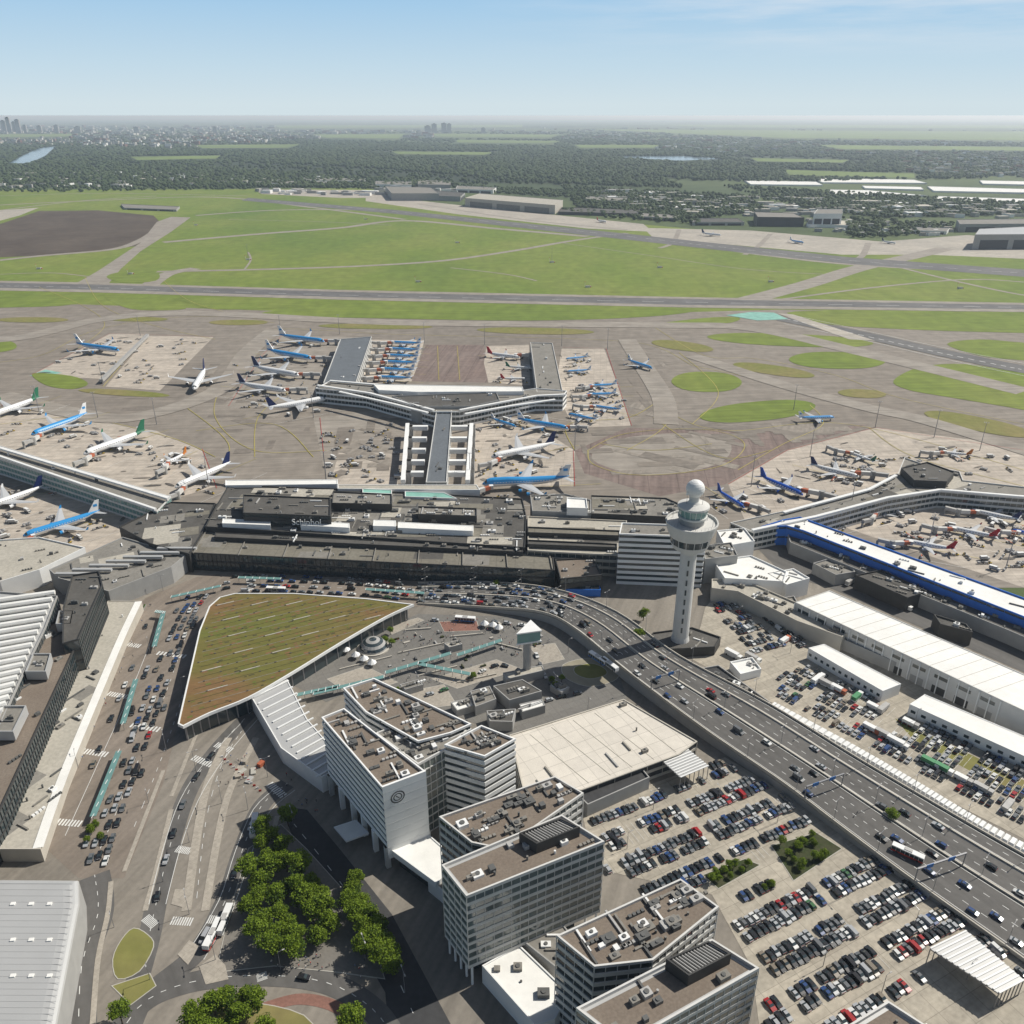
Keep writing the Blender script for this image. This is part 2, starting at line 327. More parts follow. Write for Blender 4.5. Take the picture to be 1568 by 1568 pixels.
# repair patches and stains on the apron
mb=MB(); zp=.16
free=[[(330,520),(490,640),(490,740),(330,740),(250,650),(0,620),(60,600),(260,605)],[(960,520),(1060,540),(1020,600),(1060,650),(960,650)],[(880,660),(1200,660),(1110,740),(1000,750),(890,720)],[(1060,640),(1300,640),(1340,655),(1200,690),(1000,660)],[(490,650),(640,630),(630,740),(500,738)]]
for q in free:
    g=gp(q); xs=[p[0] for p in g]; ys=[p[1] for p in g]; k=0
    for _ in range(500):
        if k>22: break
        x,y=R.uniform(min(xs),max(xs)),R.uniform(min(ys),max(ys)); w,h=R.uniform(8,60)/2,R.uniform(4,18)/2; a=R.choice((.1,.1,1.67,-.6))
        c,d=cos(a),sin(a); pp=[(x+u*w*c-v*h*d,y+u*w*d+v*h*c) for u,v in ((-1,-1),(1,-1),(1,1),(-1,1))]
        if all(inside(b,g) for b in pp): k+=1; mb.cap(pp,zp,R.choice((aprb,aprc,aprb,apr))); zp+=.0012
for q in ([(555,522),(648,523),(632,582),(548,580)],[(742,532),(925,536),(960,650),(880,652),(750,584)],[(722,642),(800,642),(878,690),(876,742),(722,742)],[(0,640),(240,662),(308,690),(320,742),(262,762)],[(0,755),(240,790),(60,870),(0,880)],[(1130,742),(1340,660),(1568,700),(1568,890),(1240,785)],[(60,572),(168,515),(320,518),(245,590)],[(350,620),(430,520),(520,520),(420,635)]):
    g=gp(q); xs=[p[0] for p in g]; ys=[p[1] for p in g]; k=0
    for _ in range(600):
        if k>26: break
        x,y=R.uniform(min(xs),max(xs)),R.uniform(min(ys),max(ys)); w,h=R.uniform(2,16)/2,R.uniform(1,4)/2; a=R.choice((.1,1.67,-.6,.5))
        if inside((x,y),g):
            k+=1; mb.cap([(x+w*cos(t)*cos(a)-h*sin(t)*sin(a)+R.uniform(-.4,.4),y+w*cos(t)*sin(a)+h*sin(t)*cos(a)) for t in [i*pi/5 for i in range(10)]],zp,R.choice((stain,aprb))); zp+=.0005
mb.obj('apron_patches')
# taxi lines
mb=MB(); zl=.34
for px in ([(0,605),(100,630),(200,640),(330,600),(380,540),(420,505),(600,512),(900,520),(1000,530),(1060,560)],[(-50,560),(60,545),(150,505),(300,485),(600,495),(1000,500),(1150,505),(1300,540),(1568,600)],
  [(500,690),(390,690),(330,640),(345,580),(390,520)],[(960,545),(1000,600),(1040,640),(1120,660),(1300,650),(1568,720)],[(900,690),(960,664),(1080,658),(1140,680),(1100,715),(980,728),(910,712),(900,690)],
  [(965,520),(985,560),(1010,600),(1020,650),(960,690)],[(1060,560),(1200,590),(1400,640),(1568,690)],[(1000,500),(1080,545),(1160,550),(1280,575),(1380,610),(1568,650)],[(670,530),(672,582)],[(700,530),(704,582)],
  [(225,512),(158,592)],[(130,425),(160,470),(240,500),(330,520)],[(250,430),(300,465),(420,495)],[(880,690),(870,650),(960,640),(1000,620)],[(1568,745),(1400,700),(1330,655)],[(1240,620),(1260,650),(1200,680),(1130,720)],[(0,650),(120,640),(260,670),(330,700)],
  [(390,700),(395,640),(440,600)],[(60,440),(130,470),(160,500),(110,540)],[(1000,640),(1100,700),(1180,690)],[(920,680),(1000,690),(1090,680)],[(1040,440+100),(1100,600),(1060,650)],[(300,660),(420,650),(480,700)],[(280,620),(350,680),(330,730)]):
    ribbon(mb,gp(smooth(px,8)),.65,zl,yell); zl+=.003
for px in ([(0,438),(150,441),(520,452),(1050,463),(1568,471)],):
    ribbon(mb,gp(smooth(px,8)),1.2,zl,whitemk,(30,30)); zl+=.003
for px in ([(380,305),(600,324),(960,362),(1100,378),(1300,399),(1568,419)],[(1205,489),(1330,516),(1450,543),(1568,567)]):
    ribbon(mb,gp(smooth(px,8)),1.5,zl,whitemk,(30,25)); zl+=.003
for px in ([(1205,481),(1330,508),(1450,534),(1568,557)],[(1200,496),(1330,523),(1450,551),(1568,576)]):
    ribbon(mb,gp(smooth(px,8)),.9,zl,whitemk); zl+=.003
mb.obj('taxiway_marking')
mb=MB()
for px in ([(350,622),(400,546),(432,514)],[(862,532),(928,534),(967,652)],[(310,688),(332,748)],[(1115,742),(1205,690),(1340,655),(1568,690)],[(490,640),(500,738)],[(878,690),(880,745)],[(47,575),(168,511),(327,516)]):
    ribbon(mb,gp(px),.4,zl,red); zl+=.003
mb.obj('stand_marking')
# city surfaces
sheet('terminal_forecourt',[(222,916),(300,884),(370,874),(560,880),(860,893),(845,912),(640,930),(560,918),(360,908),(318,930),(272,1110),(250,1200),(190,1345),(120,1345),(60,1290),(110,1140),(165,1010)],roadb)
sheet('road',[(272,1112),(380,1085),(440,1190),(400,1290),(345,1400),(300,1460),(230,1470),(180,1568),(95,1640),(100,1530),(125,1440),(150,1350),(190,1345),(250,1200)],city)
way('road',[(145,1340),(150,1400),(125,1480),(120,1600)],11,road)
way('road',[(385,1090),(330,1150),(290,1210),(262,1290),(240,1380),(225,1450),(190,1568)],8,road)
way('road',[(440,1200),(400,1235),(372,1300),(345,1380),(300,1460),(220,1530),(190,1600)],8,road)
for px,w in (([(350,1130),(318,1200),(300,1290),(285,1395)],3.5),([(392,1130),(352,1210),(332,1290),(314,1395)],3),([(262,1240),(240,1330),(222,1395)],2.0),([(305,1115),(290,1150),(262,1220)],1.6),([(425,1250),(400,1330),(372,1400)],2),([(170,1350),(165,1400),(150,1470),(142,1568)],1.8),([(250,1180),(215,1270),(190,1335)],1.6)):
    way('traffic_island',px,w,pav,False,.12)
sheet('plaza',[(640,940),(790,945),(860,980),(950,1040),(960,1070),(790,1130),(720,1105),(580,1040),(500,1075),(440,1045),(540,985)],plazam)
sheet('pavement',[(500,1040),(560,1020),(610,1045),(540,1068)],pav,0,False,.1); sheet('pavement',[(660,1040),(760,1010),(800,1025),(700,1055)],pav,0,False,.1); sheet('pavement',[(672,952),(730,950),(735,966),(680,968)],gravel,0,False,.1)
sheet('pavement',[(620,1060),(680,1048),(700,1080),(650,1085)],pav,0,False,.1); sheet('pavement',[(810,990),(850,985),(865,1010),(830,1018)],pav,0,False,.1); sheet('pavement',[(590,960),(640,946),(650,950),(600,972)],pav,0,False,.1)
sheet('road',[(430,1235),(470,1240),(520,1300),(600,1400),(690,1568),(720,1640),(600,1640),(590,1520),(520,1400),(455,1300)],dark)
sheet('pavement',[(380,1300),(430,1262),(470,1300),(560,1400),(590,1500),(520,1490),(420,1480),(330,1490),(350,1400)],parkp,0,False,.1)
way('road',[(160,1640),(210,1545),(290,1505),(400,1494),(500,1505),(570,1545),(610,1600)],8,road)
way('bicycle_path',[(400,1545),(460,1530),(520,1545),(560,1590)],4,gravel)
sheet('lawn',[(280,1568),(330,1535),(420,1540),(480,1568),(470,1640),(270,1640)],grassy,3,False,.1)
sheet('lawn',[(185,1440),(205,1421),(228,1432),(236,1450),(214,1488),(180,1500),(172,1470)],grassy,3,False,.1)
sheet('lawn',[(170,1510),(230,1490),(240,1510),(200,1540)],grassy,0,False,.1)
sheet('parking_lot',[(890,1240),(1110,1160),(1300,1270),(1420,1350),(1568,1455),(1740,1568),(1700,1700),(1180,1700),(1150,1480),(1090,1370),(910,1330)],parkc)
sheet('truck_yard',[(1110,900),(1240,950),(1568,1110),(1800,1220),(1800,1330),(1568,1285),(1400,1200),(1180,1075),(1060,1010),(1080,930)],parkc)
sheet('lawn',[(1370,1100),(1568,1195),(1800,1300),(1800,1325),(1568,1225),(1400,1135)],grassy)
sheet('service_road',[(1150,830),(1210,820),(1568,960),(1800,1050),(1800,1110),(1568,1030),(1270,900),(1200,880)],road)
sheet('planting_bed',[(1075,1340),(1140,1315),(1165,1325),(1100,1362)],bedm,0,False,.1); sheet('planting_bed',[(1180,1295),(1250,1275),(1290,1300),(1215,1350)],bedm,0,False,.1)
sheet('traffic_island',[(862,1018),(905,1008),(940,1022),(945,1040),(905,1052),(868,1040)],ringp,4,False,.1)
sheet('lawn',[(880,1022),(905,1016),(926,1024),(928,1034),(903,1040),(882,1033)],grassy,4,False,.11)
# ------------------------------------------------------------------ elevated highway
class Strip:
    def __init__(s,Lp,Rp,zs,n=6):
        A=smooth([(*p,z) for p,z in zip(Lp,zs)],n); B=smooth([(*p,z) for p,z in zip(Rp,zs)],n)
        s.A=[Vector(G(*a)) for a in A]; s.B=[Vector(G(b[0],b[1],a[2])) for a,b in zip(A,B)]; s.n=len(s.A)
    def line(s,f,dz=0): return [a.lerp(b,f)+Vector((0,0,dz)) for a,b in zip(s.A,s.B)]
hw=Strip([(640,925),(740,930),(830,938),(885,966),(960,1028),(1080,1118),(1200,1200),(1290,1268),(1400,1350),(1568,1470),(1760,1610)],
         [(640,893),(745,892),(850,903),(945,938),(1040,1005),(1180,1080),(1310,1160),(1420,1225),(1550,1300),(1740,1405),(1960,1530)],[.1,2.5,6,7,7,6,5,4,3,1.5,.3])
mb=MB()
for i in range(hw.n-1):
    a,b,c,d=hw.A[i],hw.A[i+1],hw.B[i+1],hw.B[i]; mb.face([a,b,c,d],road)
    for p,q in ((a,b),(d,c)):
        mb.beam(p+Vector((0,0,.1)),q+Vector((0,0,.1)),.5,1.7,wbeige)
        mb.face([(p.x,p.y,0),(q.x,q.y,0),tuple(q-Vector((0,0,1.2))),tuple(p-Vector((0,0,1.2)))],wgrey)
for f in (.48,.80): 
    l=hw.line(f,.35)
    for i in range(hw.n-1): mb.beam(l[i],l[i+1],.8,.7,wbeige)
for f,ds in ((.04,None),(.14,(3,6)),(.24,(3,6)),(.34,(3,6)),(.45,None),(.51,None),(.6,(3,6)),(.7,(3,6)),(.78,None),(.83,None),(.9,(3,6)),(.97,None)):
    l=hw.line(f); ribbon(mb,l,.24,[p.z+.02 for p in l],whitemk,ds)
mb.obj('elevated_highway')
# ------------------------------------------------------------------ cars
def car_mesh(kind,paint):
    mb=MB(); van=kind=='van'; L={'sedan':4.6,'hatch':4.1,'van':5.4}[kind]; W=1.8 if not van else 1.95; zr={'sedan':1.43,'hatch':1.5,'van':2.2}[kind]
    lo=[(-L/2,.3),(L/2,.3),(L/2,.62),(L/2-.15,.78),(.95 if not van else 1.7,.98),(-L/2+(.9 if kind=='sedan' else .1),1.0),(-L/2,.9)]
    n=len(lo); P=[(x,-W/2,z) for x,z in lo]+[(x,W/2,z) for x,z in lo]
    mb.hull(P,[tuple(range(n)),tuple(range(n,2*n))[::-1]]+[(i,i+n,(i+1)%n+n,(i+1)%n) for i in range(n)],paint)
    xf=1.0 if not van else 1.75; xr=-L/2+(.8 if kind=='sedan' else .12); tf=.25 if not van else 1.2; tr=xr+(.6 if kind=='sedan' else .3 if kind=='hatch' else .05); y0=W/2-.06; y1=W/2-.24
    zb=.97
    P=[(xf,-y0,zb),(xf,y0,zb),(xr,y0,zb),(xr,-y0,zb),(tf,-y1,zr),(tf,y1,zr),(tr,y1,zr),(tr,-y1,zr)]
    mb.hull(P,[(0,1,5,4)],glass); mb.hull(P,[(1,2,6,5),(3,0,4,7),(2,3,7,6)],glass if not van else paint); mb.hull(P,[(4,5,6,7)],paint)
    for x in (L*.31,-L*.3):
        for y in (-W/2,W/2): mb.tube((x,y-.1,.33),(x,y+.1,.33),.33,.33,8,rubber)
    mb.box(L/2+.01,0,.5,.04,W*.85,.18,0,white); mb.box(-L/2-.01,0,.62,.04,W*.85,.16,0,red)
    return mb.mesh('car_'+kind)
paints=[('w',(.62,.62,.60),3.2),('s',(.36,.37,.38),5),('g',(.13,.135,.14),6),('k',(.018,.018,.02),9),('b',(.025,.06,.17),3),('r',(.32,.02,.02),1.1),('n',(.2,.17,.13),.8),('gr',(.05,.13,.05),.3)]
cars=[];wts=[]
for n,c,w in paints:
    pm=M('car_paint_'+n,c,.22,0,spec=.7)
    for k,kw in (('sedan',4),('hatch',5),('van',.7)): cars.append(car_mesh(k,pm)); wts.append(w*kw)
def car(x,y,z,a,name='parked_car'): put(R.choices(cars,wts)[0],name,(x,y,z),a+R.gauss(0,.02),R.uniform(.98,1.1))
def park(px,ang,fill=.9,pitch=16,brk=46,z=.26,sp=2.55,avoid=[]):
    poly=gp(px); cx=sum(p[0] for p in poly)/len(poly); cy=sum(p[1] for p in poly)/len(poly)
    e=Vector((cos(ang),sin(ang))); f=Vector((-e.y,e.x)); av=[gp(a) for a in avoid]; bay=MB()
    for r in range(-16,17):
        for side in (-1,1):
            k=-60; emptiness=0
            while k<60:
                u=k*sp; k+=1
                if (u%brk)<5: continue
                v=r*pitch+side*2.6; q0=Vector((cx,cy))+e*(u+sp/2)+f*v
                ok=inside(q0,poly) and not any(inside(q0,a) for a in av)
                if ok: bay.face([(*(q0+e*a+f*b),.27) for a,b in ((-.06,-2.4),(.06,-2.4),(.06,2.4),(-.06,2.4))],whitemk)
                if R.random()<.008: emptiness=R.randint(2,6)
                if emptiness>0: emptiness-=1; continue
                q=Vector((cx,cy))+e*u+f*(v+R.uniform(-.3,.3))
                if R.random()>fill or not inside(q,poly) or any(inside(q,a) for a in av): continue
                car(q.x,q.y,z,ang+pi/2*R.choice((1,-1)))
    if bay.v: bay.obj('parking_bay_lines')
CZ=.26
beds=[[(1065,1335),(1140,1305),(1175,1325),(1100,1370)],[(1170,1290),(1250,1265),(1300,1300),(1215,1360)],[(990,1150),(1090,1150),(1090,1190),(1040,1200)]]
park([(905,1250),(1105,1168),(1300,1275),(1240,1302),(1000,1375),(925,1335)],.45,.96,14.5,44,avoid=beds,z=CZ)
park([(1105,1390),(1300,1298),(1420,1358),(1570,1460),(1568,1500),(1440,1450),(1400,1510),(1330,1600),(1190,1650),(1165,1500)],.45,.96,14.5,44,avoid=beds,z=CZ)
park([(1090,925),(1150,915),(1215,955),(1230,990),(1150,1000)],.4,.8,12,40,z=CZ)
park([(1195,1030),(1235,1020),(1370,1085),(1568,1185),(1568,1260),(1400,1180),(1190,1065)],-.83,.8,13,38,z=CZ)
park([(1400,1120),(1568,1195),(1568,1215),(1420,1150)],-.83,.3,13,38,z=CZ)
park([(1570,1240),(1700,1280),(1700,1310),(1570,1262)],-.83,.7,13,38,z=CZ)
def traffic(line,gap,prob=.8,name='car',flip=False):
    L=[Vector(p) for p in line]; acc=R.uniform(0,gap)
    for i in range(len(L)-1):
        d=L[i+1]-L[i]; l=d.length
        while acc<l:
            if R.random()<prob:
                q=L[i]+d*(acc/l); a=math.atan2(d.y,d.x)+(pi if flip else 0)
                car(q.x,q.y,q.z+.02,a,name)
            acc+=gap*R.uniform(.75,1.4)
        acc-=l
for f,g,fl in ((.09,20,0),(.19,24,0),(.29,24,0),(.39,30,0),(.55,34,1),(.65,44,1),(.74,44,1),(.87,80,1)):
    traffic(hw.line(f),g,.8,'car',fl)
for f in (.1,.25,.4,.6,.75,.9): traffic(hw.line(f)[:15],7.5,.8)
def pline(px,z=CZ): return [Vector(G(p[0],p[1],z)) for p in smooth(px,5)]
for off,pr in ((-34,.3),(-20,.72),(-8,.85),(4,.85),(13,.35)):
    traffic(pline([(318+off*.7,908),(292+off*.8,945),(262+off,1020),(232+off,1105),(206+off,1180),(180+off,1250),(158+off,1320)]),7.2,pr)
traffic(pline([(228,940),(212,1000),(175,1090),(140,1180)]),13,.5)
for y0 in (885,892,900,908): traffic(pline([(345,y0+2),(372,y0-2),(450,y0-1),(560,y0+4),(640,y0+14)]),6.3,.82)
traffic(pline([(385,1090),(330,1150),(290,1210),(262,1290),(240,1380),(225,1450)]),18,.6)
traffic(pline([(440,1200),(400,1235),(372,1300),(345,1380),(300,1460)]),24,.6)
traffic(pline([(145,1340),(150,1400),(128,1480)]),12,.6); traffic(pline([(160,1640),(210,1545),(290,1505),(400,1494),(500,1505),(570,1545)]),24,.6)
traffic(pline([(655,1065),(700,1050),(760,1020),(800,1030)]),7,.8); traffic(pline([(760,1100),(850,1070),(900,1060)]),7,.8)
traffic(pline([(650,950),(740,952),(800,958)]),7,.6)
traffic(pline([(820,1000),(850,1055),(930,1062)]),7,.7); traffic(pline([(470,1260),(530,1350),(600,1450),(640,1540)]),34,.6)
# buses & trucks
def bus_mesh(c1,c2,L=12,H=3.1,truck=False):
    mb=MB(); mb.box(0,0,.45,L,2.5,.7,0,c2); mb.box(0,0,1.15,L,2.5,H-1.6,0,glass if not truck else c1); mb.box(0,0,H-.45,L,2.5,.45,0,c1)
    if truck:
        mb.box(L/2+1.3,0,.5,2,2.4,2.3,0,c2); mb.box(L/2+2.32,0,1.6,.04,2.1,.9,0,glass)
    else:
        for x in np.linspace(-L/2,L/2,8): mb.box(x*.995,0,1.15,.12,2.54,H-1.6,0,c1)
        mb.box(0,0,H,3,1.6,.25,0,hvac)
    for x in (-L*.32,L*.32):
        for y in (-1.15,1.15): mb.tube((x,y-.12,.5),(x,y+.12,.5),.5,.5,10,rubber)
    return mb.mesh('bus')
buses=[bus_mesh(white,hvac),bus_mesh(white,red),bus_mesh(white,white),bus_mesh(white,blue)]
trucks=[bus_mesh(white,white,8,3.4,True),bus_mesh(hvac,white,7,3.3,True),bus_mesh(white,orange,6,3.1,True),bus_mesh(green,white,6,3.2,True),bus_mesh(white,hvac,5.5,2.8,True),bus_mesh(hvac,hvac,6,3,True)]
def place(me,name,px,py,px2,py2,z=.26,sc=1):
    a=G(px,py,z); b=G(px2,py2,z); return put(me,name,((a[0]+b[0])/2,(a[1]+b[1])/2,z),math.atan2(b[1]-a[1],b[0]-a[0]),sc)
for i,(a,b,c,d) in enumerate([(388,1282,392,1255),(322,1445,332,1425),(340,1425,350,1400),(905,1005,925,1018),(925,1015,942,1028),(1378,1305,1400,1315),(410,905,436,906),(700,950,725,952)]):
    place(buses[i%4],'bus',a,b,c,d,z=7.1 if 900<a<950 and b<1030 else (3.2 if a>1300 else CZ))
for i,(a,b) in enumerate([(1250,1045),(1262,1050),(1280,1058),(1310,1072),(1335,1085),(1350,1090),(1370,1140),(1350,1128),(1330,1118),(1440,1180),(1470,1195),(1500,1210),(1120,1005),(1150,1010),(1200,985),(1420,1170),(1390,1110),(1540,1240),(1260,880),(1300,895),(1350,915),(1290,870),(1330,890),(1255,862),(1380,930)]):
    x,y,_=G(a,b); put(trucks[i%6],'truck',(x,y,CZ),-.85+R.choice((0,0,pi/2)))
# ------------------------------------------------------------------ buildings
GR=math.atan2(.456,.89)
def B(name,px,Hh,wall,roof,floors=0,gl=glass,clut=0,z0=0,par=1.0,frac=.5,mull=4,ang=0,big=1.0,extra=None,pat=0):
    mb=MB(); p=ccw(gp(px,Hh))
    if floors: mb.banded(p,z0,Hh,floors,wall,gl,roof,frac,mull,par)
    else: mb.block(p,z0,Hh,wall,roof,par)
    if pat: mb.patches(p,Hh-par,pat,ang,[rfdark,rfgrey,rfolive,rfgrey,rfbeige])
    if clut: mb.clutter(p,Hh-par,clut,ang,big)
    if extra: extra(mb,p)
    return mb.obj(name)
# far hangars
for px,h,w,r in (([(735,296),(862,306),(850,314),(712,303)],26,wbeige,rfbeige),([(590,285),(660,287),(672,296),(600,296)],24,wgrey,rfgrey),([(660,291),(712,295),(705,301),(655,299)],16,wgrey,rfdark),
   ([(640,275),(690,277),(690,283),(640,282)],15,wgrey,rfgrey),([(575,277),(630,278),(630,283),(575,282)],15,wwhite,rfgrey),([(860,317),(980,321),(975,327),(855,324)],9,wdark,rfdark),([(1155,324),(1215,326),(1232,333),(1160,332)],24,wdark,rfgrey),
   ([(1252,320),(1290,320),(1290,327),(1246,327)],34,wwhite,rfgrey),([(1465,336),(1568,335),(1640,342),(1470,343)],20,wgrey,rfgrey),([(1500,350),(1660,342),(1660,358),(1493,359)],32,wgrey,metalrf),
   ([(1065,334),(1130,334),(1140,340),(1060,340)],9,wgrey,rfdark),([(1390,347),(1455,349),(1450,354),(1380,352)],8,wwhite,rfgrey),([(900,300),(960,303),(955,308),(895,305)],10,wgrey,rfgrey),([(185,312),(275,316),(270,321),(190,318)],6,wgrey,rfgrey),
   ([(1240,335),(1300,338),(1300,345),(1235,343)],8,wwhite,rfbeige),([(465,272),(560,273),(560,277),(470,276)],12,wwhite,rfgrey),([(400,276),(450,277),(450,281),(402,280)],10,wwhite,rfgrey),([(700,284),(760,287),(755,291),(698,289)],13,wwhite,rfgrey),([(985,326),(1040,329),(1035,334),(980,331)],9,wgrey,rfgrey)):
    def ex(mb,p,w=w,h=h):
        i=max(range(len(p)),key=lambda k:(Vector(p[(k+1)%len(p)])-Vector(p[k])).length if (p[k][1]+p[(k+1)%len(p)][1])/2<sum(q[1] for q in p)/len(p) else 0)
        a,b=Vector(p[i]),Vector(p[(i+1)%len(p)]); e=(b-a); nn=Vector((e.y,-e.x)).normalized()*.4
        for k in range(3):
            s=a+e*(.06+.31*k)+nn; t=a+e*(.32+.31*k)+nn; mb.face([(*s,0),(*t,0),(*t,h*.62),(*s,h*.62)],dsteel if w!=wbeige else rfgrey)
    B('hangar',px,h,w,r,extra=ex)
for px in ([(1140,276),(1250,278),(1260,283),(1150,282)],[(1265,290),(1330,291),(1420,299),(1280,297)],[(1240,272),(1400,275),(1420,280),(1260,279)],[(1420,285),(1568,289),(1640,296),(1430,292)],[(1430,300),(1568,304),(1640,311),(1440,307)],[(1320,284),(1410,286),(1415,290),(1325,288)],[(1500,276),(1600,278),(1600,283),(1505,281)]):
    B('greenhouse',px,6,wwhite,rfwhite)
# --- small airfield installations
for q in ((380,398),(845,402),(300,345),(560,336),(700,372),(1010,410),(1180,432),(1470,442),(60,412),(200,420),(640,432),(900,440)):
    mb=MB(); x,y,_=G(*q); mb.box(x,y,0,7,5,3,.2,wlight,rfgrey); mb.box(x+5,y+1,0,2,2,2.2,.2,orange,white); mb.cyl(x-5,y,0,9,.2,.15,6,white); mb.box(x-5,y,9,1.5,1.5,.6,0,red); mb.obj('airfield_shelter')
# --- D pier
def pier(name,px,h,roof,fl=3,wall=wgrey,clut=6,ang=0): return B(name,px,h,wall,roof,fl,glass,clut,ang=ang,frac=.45,mull=6)
pier('airport_pier',[(668,628),(692,628),(684,738),(652,738)],15,rfblue,3,wlight,4,1.4)
pier('airport_pier',[(521,519),(569,515),(545,586),(495,586)],15,rfblue,3,wlight,6,1.4)
pier('airport_pier',[(812,524),(846,525),(862,600),(822,600)],15,rfgrey,3,wlight,14,1.5)
B('airport_pier',[(483,594),(505,583),(570,588),(668,612),(700,612),(822,594),(868,598),(862,606),(820,606),(704,630),(664,630),(560,602)],16,wwhite,rfgrey,3,glass,24,frac=.4)
B('pier_roof_hall',[(572,588),(800,592),(802,599),(640,600),(580,597)],19,wwhite,rfwhite,0,par=.5)
B('pier_hub',[(600,606),(760,600),(765,612),(720,622),(640,622)],18,wgrey,rfdark,0,clut=14)
mb=MB()
for i in range(5):
    y=652+i*17.5
    for x0,x1 in ((626,655),(690,722)):
        a=G(x0-(i*.9),y,12); b=G(x1-(i*1.6 if x0<680 else i*.7),y,12); mb.beam((a[0],a[1],10),(b[0],b[1],10),4,4,wwhite)
        c=a if x0<680 else b; mb.box(c[0],c[1],0,7,7,12,0,wgrey,rfdark)
for x0,x1 in ((624,617),(722,716)):
    a=G(x0,648,12); b=G(x1,735,12); mb.beam((a[0],a[1],10.5),(b[0],b[1],10.5),3.5,3.4,wwhite)
mb.obj('pier_walkway')
mb=MB()
for l in ([(486,590),(566,602),(664,628)],[(704,628),(822,606),(866,604)],[(505,583),(590,590)],[(520,600),(600,618),(655,632)],[(712,634),(780,622),(850,612)]):
    for a,b in zip(l[:-1],l[1:]): mb.beam(G(*a,17),G(*b,17),3,1.2,white)
mb.obj('pier_roof_trim')
# --- left piers
B('airport_pier',[(-200,636),(0,682),(262,760),(240,783),(120,742),(0,703),(-200,655)],15,wlight,rfgrey,3,glassg,14,frac=.35,pat=6,ang=-.9)
mb=MB()
for l,w,z in (([(-200,640),(0,686),(258,763)],3,17),([(-200,652),(0,699),(238,780)],2,16),):
    for a,b in zip(l[:-1],l[1:]): mb.beam(G(*a,z),G(*b,z),w,1.4,white)
mb.obj('pier_roof_trim')
B('terminal_wing',[(182,806),(262,768),(330,770),(315,806),(290,848),(230,832)],14,wdark,rfdark,0,clut=20,ang=.3,pat=8)
B('terminal_wing',[(75,872),(188,822),(284,850),(262,868),(166,905),(90,885)],12,wgrey,rfgrey,0,clut=22,ang=.5,pat=6)
mb=MB()
for i in range(7):
    a=(110+i*26,893-i*6.5); mb.beam(G(a[0]-25,a[1]-14,13),G(a[0]+35,a[1]-14,13),2.2,1.6,metalrf)
mb.obj('roof_skylights')
B('terminal_wing',[(-100,850),(0,826),(60,822),(130,838),(60,872),(0,890),(-100,910)],12,wwhite,rfbeige,0,clut=20,ang=.5)
B('terminal_wing',[(110,880),(152,874),(157,895),(120,978),(95,985),(96,930)],26,wdark,rfdark,4,glass,10,frac=.15,mull=2.5)
mb=MB(); p=ccw(gp([(-150,905),(0,905),(88,912),(70,960),(36,1030),(0,1110),(-150,1200)],24)); mb.banded(p,0,24,4,wgrey,glass,metalrf,.3,4)
for i in range(19):
    y=913+i*10; a=G(-60,y+14,24.2); b=G(84-i*4.4,y-6,24.2); mb.tube(a,b,1.5,1.5,8,rfwhite)
mb.obj('terminal_hall')
B('terminal_wing',[(88,950),(118,950),(118,985),(60,1110),(0,1240),(-120,1420),(-120,1250),(0,1030),(50,960)],20,wdark,rfbrown,4,glass,34,frac=.12,mull=2.5,ang=1.1)
for p in ([(90,935),(112,935),(108,955),(85,955)],[(50,1000),(78,1000),(70,1028),(38,1028)],[(5,1080),(40,1080),(20,1120),(-15,1120)]):
    B('roof_plant_room',p,25,metalrf,rfgrey,0,z0=20,clut=3)
B('departures_canopy',[(165,920),(217,920),(190,975),(150,1070),(100,1190),(62,1300),(-60,1300),(-60,1260),(0,1235),(60,1120),(118,1010)],7,wbeige,rfbeige,0,clut=26,ang=1.1,par=.3,pat=6)
mb=MB()
ed=[G(*p,7) for p in smooth([(212,921),(186,976),(146,1070),(96,1190),(58,1298)],6)]
ribbon(mb,ed,4,7.02,rfwhite); mb.obj('canopy_white_edge')
mb=MB()
for q in smooth([(222,928),(196,982),(156,1076),(106,1196),(70,1300)],16):
    x,y,_=G(*q); mb.cyl(x,y,.05,.75,.75,.9,8,wgrey); mb.cyl(x,y,.7,1.2,.7,.35,6,treeB)
mb.obj('planter_row')
mb=MB()
for l in ([(262,914),(338,897)],[(238,936),(252,938)],[(250,938),(236,990)],[(208,1040),(188,1108)],[(182,1150),(142,1250)],[(560,902),(650,908)],[(365,884),(430,886)],[(480,1062),(588,1036)],[(590,1030),(690,1000)],[(700,1003),(768,980)],[(640,1016),(720,1032)],[(455,1064),(520,1050)]):
    a,b=G(*l[0],4),G(*l[1],4); mb.beam(a,b,2.6,.25,glassg)
    for k in range(7):
        q=Vector(a).lerp(Vector(b),k/6); mb.cyl(q.x,q.y,0,3.85,.12,.12,6,steel)
        mb.beam(q+Vector((0,-1.3,.2)),q+Vector((0,1.3,.2)),.2,.12,white)
mb.obj('glass_shelter')
